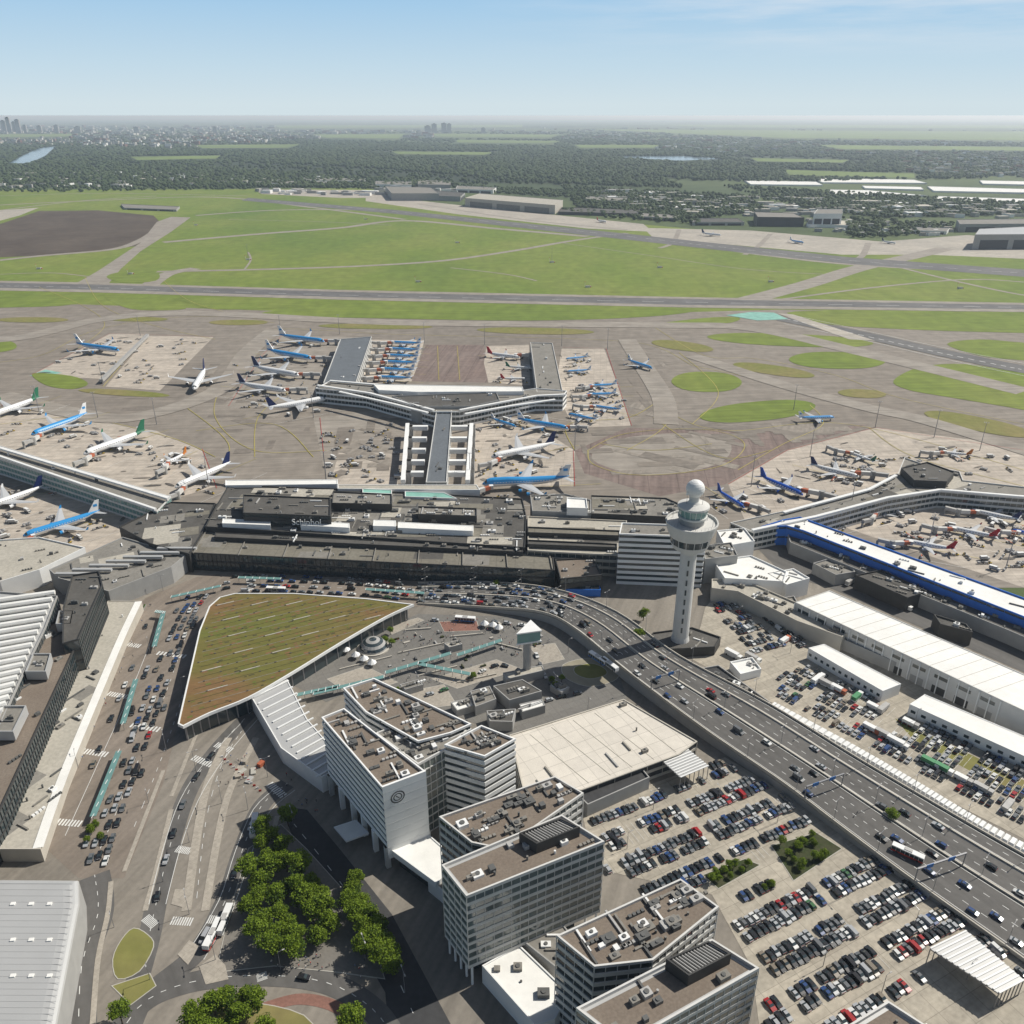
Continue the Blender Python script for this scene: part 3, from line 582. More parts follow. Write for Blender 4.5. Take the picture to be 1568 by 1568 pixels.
# metal-roof hall bottom left
mb=MB(); p=ccw(gp([(-160,1342),(119,1344),(120,1380),(78,1600),(-160,1600)],15)); a=[Vector(q) for q in p]
mb.walls(p,0,13,wgrey)
cen=sum(a,Vector((0,0)))/len(a)
prev=[(q[0],q[1],13) for q in p]
for k in range(1,5):
    s=1-.05*k*k/4; zz=13+2.2*sin(k/4*pi/2); cur=[(cen.x+(q[0]-cen.x)*s,cen.y+(q[1]-cen.y)*s,zz) for q in p]
    for i in range(len(p)):
        j=(i+1)%len(p); mb.face([prev[i],prev[j],cur[j],cur[i]],metalrf)
    prev=cur
mb.face(prev,metalrf)
for i in range(24):
    y=1352+i*9.5; mb.beam(G(-150,y,15.22),G(112-(max(0,y-1380))*.17,y+1,15.22),.1,.1,metalrf)
for i in range(9):
    x,y,_=G(20+ (i%3)*28,1385+(i//3)*55,15); mb.box(x,y,15.1,1.6,1.2,.5,.1,rfwhite)
mb.obj('metal_roof_hall')
# --- main terminal
B('terminal_building',[(312,813),(590,828),(846,843),(850,873),(560,859),(289,846)],13,wdark,rfolive,2,glass,22,frac=.2,mull=3,par=.6,ang=-.03,pat=5)
mb=MB()
for k in range(9):
    f=k/8; a=Vector(G(316+(840-316)*f,813+29*f,13)); b=Vector(G(296+(846-296)*f,847+25*f,13)); mb.beam(a,b,.5,.9,rfgrey)
for k in range(40):
    f=k/39; q=G(298+548*f,852+26*f,7); mb.beam(q,(q[0],q[1]-3,6.6),.3,.3,wwhite)
mb.obj('roof_ribs')
B('terminal_building',[(330,775),(350,742),(520,748),(800,763),(806,790),(804,838),(590,824),(314,806)],17,wdark,rfdark,0,clut=220,ang=-.02,big=1.4,pat=60)
B('terminal_building',[(372,757),(506,762),(506,790),(372,785)],26,wdark,rfdark,2,glass,16,z0=15,frac=.6,ang=-.02)
B('terminal_building',[(510,752),(600,756),(600,772),(508,770)],22,wdark,rfgrey,0,clut=14,z0=15,ang=-.02)
B('terminal_building',[(640,775),(730,778),(730,790),(640,787)],22,wdark,rfgrey,0,clut=14,z0=15,ang=-.02)
B('terminal_building',[(330,815),(800,838),(801,845),(328,822)],15.5,wdark,rfdark,0,clut=14,z0=11,ang=-.02,par=.4)
for p in ([(341,794),(414,797),(414,804),(340,801)],[(461,797),(535,801),(535,808),(460,804)],[(572,796),(606,797),(606,806),(571,805)],[(610,799),(725,805),(724,813),(609,808)]):
    B('roof_skylight',p,20,wwhite,rfwhite,0,z0=15,par=.2)
for p,m in (([(555,748),(600,750),(600,756),(555,754)],cyan),([(620,752),(680,754),(700,763),(620,760)],cyan),([(345,735),(517,734),(517,741),(345,743)],rfwhite),([(517,742),(730,742),(735,750),(517,748)],rfbeige)):
    B('terminal_annex',p,18,wwhite,m,0,par=.4)
B('terminal_building',[(812,758),(866,756),(905,765),(905,785),(815,782)],19,wgrey,rfgrey,0,clut=26,ang=-.02,big=1.2,pat=6)
B('terminal_building',[(868,761),(898,763),(900,778),(868,777)],23,wwhite,rfwhite,0,z0=17)
B('terminal_building',[(905,758),(1020,762),(1050,775),(1045,792),(905,786)],19,wdark,rfgrey,0,clut=40,ang=-.02,big=1.2,pat=8)
B('terminal_building',[(808,790),(960,797),(955,850),(850,845),(808,842)],16,wbeige,rfbeige,3,glass,24,ang=-.02,frac=.4,pat=4)
B('terminal_building',[(808,806),(950,812),(950,820),(808,815)],18.5,wdark,rfolive,0,z0=14)
B('terminal_building',[(808,826),(945,832),(945,838),(808,833)],18,wdark,rfdark,0,z0=14)
B('office_building',[(952,800),(1038,803),(1080,812),(1082,822),(948,817)],36,wwhite,rfgrey,9,glass,6,frac=.52,mull=0)
B('service_building',[(850,856),(908,853),(922,880),(858,886)],13,wdark,rfbrown,2,glass,6)
B('service_building',[(858,894),(918,894),(920,903),(862,902)],5,wblue,rfgrey,0,clut=3)
# sign
cu=bpy.data.curves.new('terminal_sign','FONT'); cu.body='Schiphol'; cu.size=6.0; cu.extrude=.2; cu.materials.append(white)
o=bpy.data.objects.new('terminal_sign',cu)
pp=ccw(gp([(372,757),(506,762),(506,790),(372,785)],26)); ym=min(q[1] for q in pp); o.location=(G(452,788,22)[0],ym-.3,19.6); o.rotation_euler=(pi/2,0,-.02); scene.collection.objects.link(o)
# around tower
for p,h,w,r,c in (([(1092,858),(1150,850),(1205,875),(1200,890),(1110,885)],13,wwhite,rfwhite,8),([(1098,812),(1140,808),(1156,828),(1110,836)],15,wwhite,rfwhite,5),([(1075,835),(1120,830),(1130,850),(1080,856)],18,wgrey,rfgrey,12),
   ([(1090,886),(1140,888),(1250,935),(1300,965),(1290,975),(1220,950),(1130,905),(1090,900)],10,wbeige,rfbeige,22),([(1060,1025),(1100,1018),(1180,1075),(1170,1082),(1130,1078)],5,wgrey,dark,8),
   ([(1118,1013),(1152,1006),(1166,1024),(1134,1032)],5,wwhite,rfwhite,4),([(1175,878),(1215,870),(1240,885),(1205,895)],12,wwhite,rfwhite,3),([(1245,862),(1285,850),(1310,875),(1280,880)],8,wgrey,rfgrey,10),
   ([(1310,880),(1350,872),(1420,905),(1390,915)],10,wdark,rfdark,12),([(1430,940),(1480,955),(1490,968),(1440,955)],9,wdark,rfdark,5),([(1000,968),(1060,960),(1104,975),(1095,990),(1000,995),(985,985)],6,wdark,rfdark,5)):
    B('service_building',p,h,w,r,0,clut=c,ang=-.6)
# right: piers
B('airport_pier',[(1118,800),(1200,782),(1330,747),(1375,725),(1385,700),(1420,712),(1470,722),(1475,735),(1568,745),(1700,755),(1700,770),(1560,762),(1440,752),(1360,765),(1250,795),(1155,815)],14,wlight,rfgrey,3,glass,60,frac=.4,pat=12,ang=.5)
B('pier_hub',[(1380,716),(1420,707),(1462,722),(1450,737),(1400,735)],19,wdark,rfdark,0,clut=8)
mb=MB()
for l in ([(1152,812),(1250,791),(1360,762),(1440,750),(1560,760),(1700,768)],[(1200,785),(1330,750),(1372,728)]):
    for a,b in zip(l[:-1],l[1:]): mb.beam(G(*a,15),G(*b,15),2.5,1.2,white)
mb.obj('pier_roof_trim')
B('airport_pier',[(1165,806),(1200,795),(1225,791),(1568,915),(1800,1000),(1800,1035),(1568,944),(1230,812),(1205,805)],15,wblue,rfwhite,2,glass,26,frac=.8,mull=10,ang=-.6)
B('service_building',[(1205,812),(1228,818),(1560,952),(1800,1050),(1800,1075),(1545,965),(1210,830)],9,wgrey,rfdark,0,clut=40,ang=-.6,pat=10)
def ex(mb,p):
    a,b,c,d=[Vector(G(*q,14)) for q in ((1218,922),(1534,1072),(1690,1145),(1270,904))]
    n=Vector(((b-a).y,-(b-a).x,0)).normalized(); n=n if n.x<0 else -n
    for k in range(24):
        f=k/23; q=a.lerp(b,f)+n*.35; mb.box(q.x,q.y,0,.5,.5,13.2,-.82,wwhite)
    for k in range(10):
        s=a.lerp(b,(k+.2)/10)+n*.06; t=a.lerp(b,(k+.8)/10)+n*.06; mb.face([(s.x,s.y,0),(t.x,t.y,0),(t.x,t.y,4.5),(s.x,s.y,4.5)],wdark if k%3 else wgrey); mb.face([(s.x,s.y,9),(t.x,t.y,9),(t.x,t.y,11),(s.x,s.y,11)],glass)
    for k in range(1,16):
        f=k/16; s=a.lerp(b,f); t=Vector(G(1272,906,14)).lerp(Vector(G(1600,1048,14)),f); s.z=t.z=13.74; mb.beam(s,t,.15,.12,rfbeige)
B('warehouse',[(1218,922),(1270,904),(1600,1046),(1720,1100),(1690,1145),(1534,1072)],14,wlight,rfwhite,0,par=.3,extra=ex)
B('service_building',[(1200,915),(1216,912),(1232,940),(1470,1045),(1460,1052),(1225,950)],7,wgrey,rfgrey,0)
for p in ([(1238,992),(1262,986),(1380,1047),(1352,1058)],[(1393,1078),(1416,1063),(1600,1140),(1600,1172)]):
    def ex(mb,q,p=p):
        a,b=Vector(G(*p[0],7)),Vector(G(*p[3],7)); d=(b-a); n=Vector((d.y,-d.x,0)).normalized(); n=n if n.y<0 else -n
        for k in range(12):
            s=a+d*((k+.25)/12)+n*.06; t=a+d*((k+.7)/12)+n*.06; mb.face([(s.x,s.y,2.6),(t.x,t.y,2.6),(t.x,t.y,4.2),(s.x,s.y,4.2)],glass)
    B('storage_building',p,7,wwhite,rfwhite,0,par=.2,extra=ex)
# covered walkway (white canopy row)
mb=MB(); l=smooth([(1182,1078),(1300,1142),(1400,1200),(1500,1260),(1620,1325)],14); 
for a,b in zip(l[:-1],l[1:]):
    p,q=Vector(G(*a,4)),Vector(G(*b,4)); m=(p+q)/2; d=q-p; 
    mb.box(m.x,m.y,3.2,d.length*.95,5.2,1.3,math.atan2(d.y,d.x),white,tap=.75)
    for s in (-1,1):
        n=Vector((-d.y,d.x,0)).normalized()*2.3*s; mb.cyl(p.x+n.x,p.y+n.y,0,3.2,.12,.12,6,steel)
mb.obj('covered_walkway')
# --- green roof station hall
edge=smooth([(634,925),(590,945),(520,985),(450,1028),(380,1068),(320,1092),(280,1112)],4)
gpx=[(360,908),(450,908),(560,916)]+edge+[(272,1108),(290,1030),(305,965),(320,928),(336,914)]
mb=MB(); p=ccw(gp(gpx,11)); mb.block(p,9.4,11,white,sedum,.35,.7); q=offset(p,-2.5); mb.walls(q,0,9.4,glass)
for i in range(0,len(p)):
    mb.cyl(q[i][0],q[i][1],0,9.4,.35,.35,6,steel)
inn=offset(p,-3); e1=Vector((.89,.456)); e2=Vector((.456,-.89))
o0=Vector(G(300,1000,11)[:2])
sedr=M('sedum_rust',(.23,.12,.06),.95,.2,.2); sedg=M('sedum_green',(.12,.15,.03),.95,.2,.2); sedd=M('sedum_dark',(.075,.07,.03),.95,.2,.2)
for i in range(-30,40):
    for j in range(-30,40):
        c=o0+e1*(i*9)+e2*(j*9+(i%2)*4.5)
        if inside(c,inn):
            mb.box(c.x,c.y,10.66,.8,.8,.3,GR,rfdark)
            if (i+j*2)%4==0 and inside(c+e1*10,inn): mb.box(c.x+e1.x*5,c.y+e1.y*5,10.66,10,.7,.25,GR,rfbeige)
zz=10.654
for k in range(-56,72):
    a=o0+e2*(k*2.25)
    for s in range(-60,90):
        c=a+e1*(s*3)
        if inside(c,inn) and inside(c+e1*3,inn):
            if k%2==0: mb.box(c.x+e1.x*1.5,c.y+e1.y*1.5,zz,3,.3,.06,GR,sedd if k%4 else rfgrey)
            if R.random()<.3:
                c2=c+e2*1.1; w=R.uniform(1,3); mb.box(c2.x+e1.x*1.5,c2.y+e1.y*1.5,zz,w,R.uniform(.5,1.3),.03+R.uniform(0,.01),GR,R.choice((sedr,sedg,sedr,sedd)))
mb.obj('green_roof_hall')
B('station_canopy',[(384,1066),(440,1040),(470,1100),(530,1170),(492,1190),(430,1145)],9,white,metalrf,0,par=.3)
mb=MB()
for k in range(14):
    f=k/13; mb.beam(G(388+96*f,1068+122*f,9.1),G(442+82*f,1042+124*f,9.1),.8,.5,white)
mb.obj('canopy_ribs')
# plaza objects
mb=MB(); x,y,_=G(572,992)
for k in range(6):
    a0=k/6*pi/2; a1=(k+1)/6*pi/2; mb.cyl(x,y,6*sin(a0),6*sin(a1)+.001,8*cos(a0),8*cos(a1)+.05,20,glass if k%2 else wgrey)
mb.cyl(x,y,0,.8,9,9,24,wbeige); mb.obj('dome_pavilion')
for q in ((530,1000),(545,1008),(558,1014),(570,1020),(520,995),(755,962),(764,966),(742,960)):
    mb=MB(); x,y,_=G(*q); mb.cyl(x,y,2.4,4.6,2.6,.15,8,white)
    for s in range(4): mb.cyl(x+2.2*cos(s*pi/2),y+2.2*sin(s*pi/2),0,2.45,.08,.08,5,steel)
    mb.obj('event_tent')
mb=MB(); x,y,_=G(806,1035)
mb.box(x,y,0,2.2,3.5,23.2,GR,wgrey); mb.box(x+2.2,y,0,.4,.4,23.1,0,steel); mb.prism([(x-5,y-5),(x+7,y-2),(x+2,y+7)],24,29.5,glassg,rfwhite); mb.prism([(x-5.5,y-5.5),(x+7.8,y-2.2),(x+2.2,y+7.8)],29.6,30.3,white); mb.prism([(x-5.5,y-5.5),(x+7.8,y-2.2),(x+2.2,y+7.8)],23.1,23.95,white)
mb.obj('lookout_column')
for p,h,m in (([(720,1058),(750,1050),(760,1070),(728,1082)],6,rfgrey),([(755,1050),(800,1040),(830,1058),(780,1072)],7,rfdark),([(770,1030),(830,1018),(834,1026),(775,1040)],5,rfbeige),([(690,1075),(720,1068),(726,1080),(700,1088)],4,rfwhite),([(795,1078),(830,1070),(835,1080),(800,1090)],5,rfwhite),([(745,1088),(790,1085),(785,1105),(750,1104)],6,rfdark),([(612,1048),(640,1040),(648,1048),(620,1056)],4,rfgrey),([(850,1040),(872,1052),(860,1060),(842,1050)],3.5,rfwhite),([(680,985),(700,980),(708,986),(688,991)],4,rfbeige)):
    B('kiosk',p,h,wgrey,m,0,clut=5,par=.3,ang=GR)
mb=MB()
for l in ([(620,965),(660,962)],[(690,975),(740,970)],[(760,985),(800,995)],[(520,1025),(600,1005)],[(610,1000),(680,985)],[(640,1035),(700,1020)],[(700,1045),(760,1032)],[(540,1055),(590,1045)]):
    a,b=G(*l[0],.5),G(*l[1],.5); mb.beam(a,b,.6,1.0,wbeige)
for k in range(46):
    q=(R.uniform(560,830),R.uniform(950,1040))
    if inside(q,[(640,945),(790,950),(850,985),(800,1030),(640,1035),(560,1010)]): x,y,_=G(*q); mb.box(x,y,.1,R.uniform(1,4),R.uniform(.6,1.4),R.uniform(.4,1.2),R.choice((GR,GR+pi/2)),R.choice((wbeige,hvacd,wgrey,bedm)))
mb.obj('plaza_furniture')
def ex(mb,p):
    for k in range(5):
        f=(k+.5)/5; a=Vector(G(795+165*f,1130-55*f,8.55)); b=Vector(G(885+170*f*.98,1205-60*f,8.55)); mb.beam(a,b,.25,.1,rfbeige)
B('parking_garage',[(780,1125),(955,1070),(1068,1135),(1040,1155),(890,1210),(800,1205)],9,wbeige,deckc,2,dark,6,frac=.35,mull=8,par=.5,ang=GR,extra=ex)
for p in ([(1000,1152),(1040,1136),(1085,1172),(1042,1190)],[(1425,1452),(1480,1425),(1568,1500),(1530,1520)]):
    mb=MB(); A,Bq,Cq,D=[Vector(G(*q,8)) for q in p]
    for k in range(13):
        f=k/12; mb.beam(A.lerp(D,f),Bq.lerp(Cq,f),.6,.3,white)
    for k in range(7):
        f=k/6; mb.beam(A.lerp(Bq,f)-Vector((0,0,.5)),D.lerp(Cq,f)-Vector((0,0,.5)),.3,.5,steel); q=A.lerp(Bq,f); mb.cyl(q.x,q.y,0,7.4,.2,.2,6,steel); q=D.lerp(Cq,f); mb.cyl(q.x,q.y,0,7.4,.2,.2,6,steel)
    mb.face([A-Vector((0,0,.2)),Bq-Vector((0,0,.2)),Cq-Vector((0,0,.2)),D-Vector((0,0,.2))],metalrf)
    mb.obj('slatted_canopy')
B('parking_ramp',[(880,1212),(985,1178),(995,1190),(900,1232)],7,wgrey,dark,0,par=.8)
# --- hotel
def hotel():
    mb=MB()
    A=ccw(gp([(492,1098),(527,1084),(652,1181),(585,1206)],42)); mb.banded(A,11,42,9,wwhite,glass,rfbrown,.62,0); mb.clutter(A,40.9,26,GR)
    a,b=Vector(G(585,1206,42)),Vector(G(652,1181,42)); d=(b-a); n=Vector((d.y,-d.x,0)).normalized(); 
    w=[a+n*.25,b+n*.25]; mb.face([(w[0].x,w[0].y,5),(w[1].x,w[1].y,5),(w[1].x,w[1].y,42.3),(w[0].x,w[0].y,42.3)],wwhite)
    mb.face([(w[0].x,w[0].y,42.3),(w[1].x,w[1].y,42.3),(b.x-n.x*.6,b.y-n.y*.6,42.3),(a.x-n.x*.6,a.y-n.y*.6,42.3)],wwhite)
    for z in range(7,42,4): mb.beam((w[0].x+n.x*.02,w[0].y+n.y*.02,z),(w[1].x+n.x*.02,w[1].y+n.y*.02,z),.03,.06,wlight)
    c=a+d*.32+n*.4; c.z=35; u=d.normalized()
    for r0,r1 in ((2.9,2.4),(1.8,1.4)):
        for k in range(20):
            t0,t1=2*pi*k/20,2*pi*(k+1)/20
            mb.face([c+u*cos(t)*r+Vector((0,0,sin(t)*r)) for t,r in ((t0,r0),(t1,r0),(t1,r1),(t0,r1))],dsteel)
    mb.beam(c+u*-.7+Vector((0,0,.8)),c+u*.7+Vector((0,0,-.8)),.15,.5,dsteel)
    mb.walls(offset(A,-6),0,11,glass)
    for i in range(4):
        p,q=Vector(A[i]),Vector(A[(i+1)%4]); L=(q-p).length; k=max(1,int(L/9))
        for j in range(k+1):
            s=p.lerp(q,j/k); cc=Vector((sum(t[0] for t in A)/4,sum(t[1] for t in A)/4)); s=s+(cc-s).normalized()*1.0; mb.box(s.x,s.y,0,2.0,2.0,11.2,GR,wwhite)
    mb.cap(A[::-1],11,wwhite)
    Bp=ccw(gp([(525,1053),(573,1038),(722,1108),(690,1122),(640,1135),(560,1090)],41)); mb.banded(Bp,0,41,12,wwhite,glass,rfbrown,.5,0); mb.clutter(Bp,39.9,44,GR)
    Cp=ccw(gp([(680,1140),(737,1110),(790,1131),(742,1158)],41.5)); mb.banded(Cp,0,41.5,11,wwhite,glass,rfbrown,.55,0); mb.clutter(Cp,40.4,22,GR)
    D=ccw(gp([(575,1122),(640,1095),(715,1118),(685,1145),(640,1170)],39)); mb.banded(D,0,39,9,wlight,glasso,rfgrey,.12,2.5); mb.clutter(D,37.9,34,GR)
    E=ccw(gp([(597,1300),(655,1276),(705,1320),(668,1352)],9)); mb.block(E,6,9,white,rfwhite,.3); mb.walls(offset(E,-2),0,6,glass)
    F_=ccw(gp([(511,1266),(545,1255),(565,1275),(530,1288)],6)); mb.block(F_,5.2,6,white,rfwhite,.1)
    mb.obj('hotel_building')
hotel()
def office(name,front,rear,h1,h2,pent):
    mb=MB(); A=ccw(gp(front,h1)); mb.banded(A,9,h1,9,wlight,glasso,rfbrown,.36,3.2,1.3,.18); mb.cap(A[::-1],9,wlight); mb.walls(offset(A,-5),0,9,glass)
    for i in range(len(A)):
        p,q=Vector(A[i]),Vector(A[(i+1)%len(A)]); cc=Vector((sum(t[0] for t in A)/len(A),sum(t[1] for t in A)/len(A)))
        for j in range(4):
            s=p.lerp(q,j/4); s=s+(cc-s).normalized()*1.5; mb.cyl(s.x,s.y,0,9.2,.45,.45,8,wwhite)
    r=offset(A,-.62); r2=offset(A,-1.6); mb.ring(r,r2,h1-1.25,metalrf)
    Rr=ccw(gp(rear,h2)); mb.banded(Rr,0,h2,10,wlight,glass,rfbrown,.42,3.0); mb.clutter(Rr,h2-1.1,50,GR,1.1)
    Pp=ccw(gp(pent,h1+3.4)); mb.block(Pp,h1-1.3,h1+3.4,wdark,hvacd,.9)
    a,b,c,d=[Vector((*q,h1+2.9)) for q in offset(Pp,-.6)]
    for k in range(14): mb.beam(a.lerp(b,k/13),d.lerp(c,k/13),.25,.25,hvac)
    mb.clutter(A,h1-1.3,12,GR)
    mb.obj(name)
office('office_building',[(676,1324),(860,1247),(926,1288),(714,1372)],[(672,1250),(850,1188),(894,1214),(770,1300),(722,1290)],44,41,[(795,1275),(858,1252),(888,1266),(822,1292)])
office('office_building',[(882,1543),(1090,1437),(1163,1482),(955,1600)],[(852,1432),(1042,1345),(1101,1388),(1000,1470),(910,1480)],44,42,[(1020,1468),(1085,1440),(1120,1460),(1055,1494)])
office('office_building',[(1150,1660),(1360,1532),(1450,1590),(1250,1740)],[(1500,1640),(1600,1590),(1660,1640),(1560,1700)],38,30,[(1290,1600),(1340,1570),(1370,1590),(1320,1620)])
B('link_building',[(738,1478),(795,1446),(872,1520),(850,1560),(820,1570)],9,white,rfwhite,0,par=.4,clut=4)
B('link_building',[(655,1345),(700,1330),(745,1372),(722,1400)],7,white,rfgrey,0,par=.4)
B('link_building',[(800,1440),(860,1412),(890,1450),(850,1480)],10,wgrey,rfgrey,0,par=.4,clut=4)
# ------------------------------------------------------------------ control tower
bx,by,_=G(1040,990)
mb=MB(); N=24
def lathe(prof,mats,n=N,cx=bx,cy=by):
    for (r0,z0),(r1,z1),m in zip(prof[:-1],prof[1:],mats): mb.cyl(cx,cy,z0,z1,r0,r1,n,m,cap=False)
lathe([(6.2,0),(4.5,8),(4.3,60),(5.4,63)],[twr]*3)
lathe([(5.4,63),(9.2,63.8),(10.2,66.5),(10.2,66.6),(10.8,70.5),(11.2,70.7),(12.2,73),(13.6,77.6),(13.7,78.8),(12.9,78.8),(12.9,77.6),(6.4,77.6),(6.4,81),(7.6,81.2),(7.6,82.2),(6.9,82.3),(7.9,86.6),(8.3,86.8),(8.2,87.9),(6.0,88.6),(3.4,89.2),(2.6,90.2),(2.6,93.0)],
 [twr,twr,twr,glass,twr,twr,twr,twr,twr,twr,twr,wgrey,twr,twr,twr,glassg,twr,twr,twr,twr,twr,twr])
tw=mb.obj('control_tower',sm=False)
mb=MB()
for k in range(12):
    a0=-pi/2+k/12*pi; a1=-pi/2+(k+1)/12*pi; mb.cyl(bx,by,97+4.8*sin(a0),97+4.8*sin(a1),max(.05,4.8*cos(a0)),max(.05,4.8*cos(a1)),28,white,cap=False)
mb.obj('radome',tw)
mb=MB()
for k in range(16):
    a=2*pi*k/16; 
    mb.beam((bx+6.95*cos(a),by+6.95*sin(a),82.3),(bx+7.95*cos(a),by+7.95*sin(a),86.7),.18,.3,white)
    mb.beam((bx+10.3*cos(a),by+10.3*sin(a),66.6),(bx+10.9*cos(a),by+10.9*sin(a),70.5),.35,.35,twr)
for k in range(40):
    a=2*pi*k/40; mb.cyl(bx+13.2*cos(a),by+13.2*sin(a),78.8,80,.06,.06,4,steel)
for z in range(12,60,6):
    a=-pi/2-.15; r=4.55; mb.box(bx+r*cos(a),by+r*sin(a),z,.4,.9,3.2,a,glass)
for k in range(6):
    a=k*1.1+.3; r=9+k%3; h=4+k%4*2; mb.cyl(bx+r*cos(a),by+r*sin(a),77.6,77.6+h,.12,.08,5,steel)
mb.cyl(bx+4,by-2,88,96,.12,.08,5,steel); mb.cyl(bx-4,by-1,88,94,.12,.08,5,steel); mb.cyl(bx-4,by-1,94,95,.6,.6,8,white)
mb.obj('tower_fittings',tw)
# ------------------------------------------------------------------ aircraft
TY={'n':(39,35.8,1.95,1.6,2),'w':(63,60,2.95,2.6,2),'r':(33,28,1.5,1.3,2),'j':(68,63,3.2,2.6,4)}
pw=M('aircraft_white',(.78,.78,.77),.35,0,spec=.5); pg=M('aircraft_grey',(.46,.47,.48),.4,0)
LIV={'k':M('livery_light_blue',(.03,.27,.60),.3,0,spec=.5),'d':M('livery_navy',(.01,.02,.09),.35,0),'b':M('livery_blue',(.02,.09,.42),.35,0),'r':M('livery_red',(.45,.02,.03),.35,0),'g':M('livery_green',(.03,.16,.09),.35,0),'o':M('livery_orange',(.5,.17,.03),.35,0)}
PC={}
def plane_mesh(ty,lv):
    if (ty,lv) in PC: return PC[(ty,lv)]
    L,S,r,gz,ne=TY[ty]; mb=MB(); zc=r+gz; col=LIV[lv]; blu=lv in 'kb'; n=16
    st=[(0,.03,-.25),(.012,.3,-.22),(.03,.55,-.17),(.055,.78,-.1),(.09,.95,-.03),(.13,1,0),(.3,1,0),(.5,1,0),(.64,1,0),(.74,.9,.1),(.83,.68,.3),(.91,.42,.52),(.97,.22,.68),(1,.06,.75)]
    rings=[]
    for t,k,zo in st:
        rings.append([(L/2-t*L,r*k*sin(2*pi*i/n),zc+zo*r+r*k*cos(2*pi*i/n)*(1.0 if not(ty=='j' and .03<t<.35 and cos(2*pi*i/n)>.6) else 1.3)) for i in range(n)])
    for a in range(len(st)-1):
        for i in range(n):
            j=(i+1)%n; ang=abs(((i+.5)/n*360+180)%360-180)
            m=(col if ang<95 else pw) if blu else (pw if ang<125 else pg)
            if not blu and a>=10 and lv!='d': m=col
            if a in (2,) and ang<62: m=glass
            mb.hull([rings[a][i],rings[a][j],rings[a+1][j],rings[a+1][i]],[(0,3,2,1)],m)
    for s in (-1,1):
        k=int(L/3)
        for q in range(k):
            x=L*.36-q*(L*.72/k); mb.box(x,s*(r*.985),zc+.25*r,L*.72/k*.55,.12,.35,0,dsteel if not blu else pw)
    def wing(x0,y0,z0,cr,ct,sp,sw,dih,s,mt,th=.11):
        A=[(x0,y0*s,z0),(x0-cr*.35,y0*s,z0+cr*th*.6),(x0-cr,y0*s,z0),(x0-cr*.35,y0*s,z0-cr*th*.4)]
        X=x0-sw; Z=z0+dih; Y=(y0+sp)*s
        Bq=[(X,Y,Z),(X-ct*.35,Y,Z+ct*th*.6),(X-ct,Y,Z),(X-ct*.35,Y,Z-ct*th*.4)]
        f=[(0,1,5,4),(1,2,6,5),(2,3,7,6),(3,0,4,7),(4,5,6,7)]
        mb.hull(A+Bq,f if s>0 else [q[::-1] for q in f],mt); return (X,Y,Z)
    for s in (-1,1):
        hs=S/2-r*.5; tip=wing(L*.135,r*.5,zc-.55*r,L*.185,L*.04,hs,hs*.56,hs*.1,s,pg)
        mb.hull([(tip[0],tip[1],tip[2]),(tip[0]-L*.04,tip[1],tip[2]),(tip[0]-L*.05,tip[1]+s*.6,tip[2]+L*.045),(tip[0]-L*.032,tip[1]+s*.6,tip[2]+L*.045)],[(0,1,2,3)],col if lv!='d' else pw)
        for f in ((.33,) if ne==2 else (.33,.62)):
            ex_=L*.135-hs*f*.56; ey=s*(r*.5+hs*f); ez=zc-.55*r+hs*f*.1-r*.62; er=r*(.5 if ne==2 else .38)
            mb.tube((ex_+L*.055,ey,ez),(ex_+L*.02,ey,ez),er,er*1.05,12,col if blu else pw,False); mb.tube((ex_+L*.02,ey,ez),(ex_-L*.03,ey,ez),er*1.05,er*.6,12,pg)
            mb.tube((ex_+L*.054,ey,ez),(ex_+L*.05,ey,ez),er*.88,er*.88,12,dsteel); mb.beam((ex_+L*.03,ey,ez+er),(ex_-L*.04,ey,ez+er+.2),.35,.8,pg)
        wing(-L*.395,r*.15,zc+.45*r,L*.085,L*.035,S*.19,S*.1,S*.02,s,pg)
    zf=zc+.75*r; hf=L*.155 if ty!='j' else L*.14
    P=[(-L*.335,0,zf),(-L*.475,0,zf+.1*r),(-L*.515,0,zf+hf),(-L*.455,0,zf+hf)]; th=.35
    Pl=[(x,th*(1 if z<zf+1 else .4),z) for x,y,z in P]; Pr=[(x,-y,z) for x,y,z in Pl]
    mb.hull(Pl+Pr,[(0,1,2,3),(7,6,5,4),(0,3,7,4),(1,5,6,2),(3,2,6,7)],col if lv!='k' else pw)
    if lv=='k': mb.box(-L*.45,0,zf+hf*.45,L*.05,th*2.2,hf*.22,0,col)
    for x,y in ((L*.4,0),(-L*.03,r*1.1),(-L*.03,-r*1.1)):
        mb.cyl(x,y,.5,zc-.6*r,.18,.18,6,steel)
        for yy in (-.5,.5): mb.tube((x,y+yy-.2,.55),(x,y+yy+.2,.55),.55,.55,8,rubber)
    me=mb.mesh('airliner',False); PC[(ty,lv)]=me; return me
JB={}
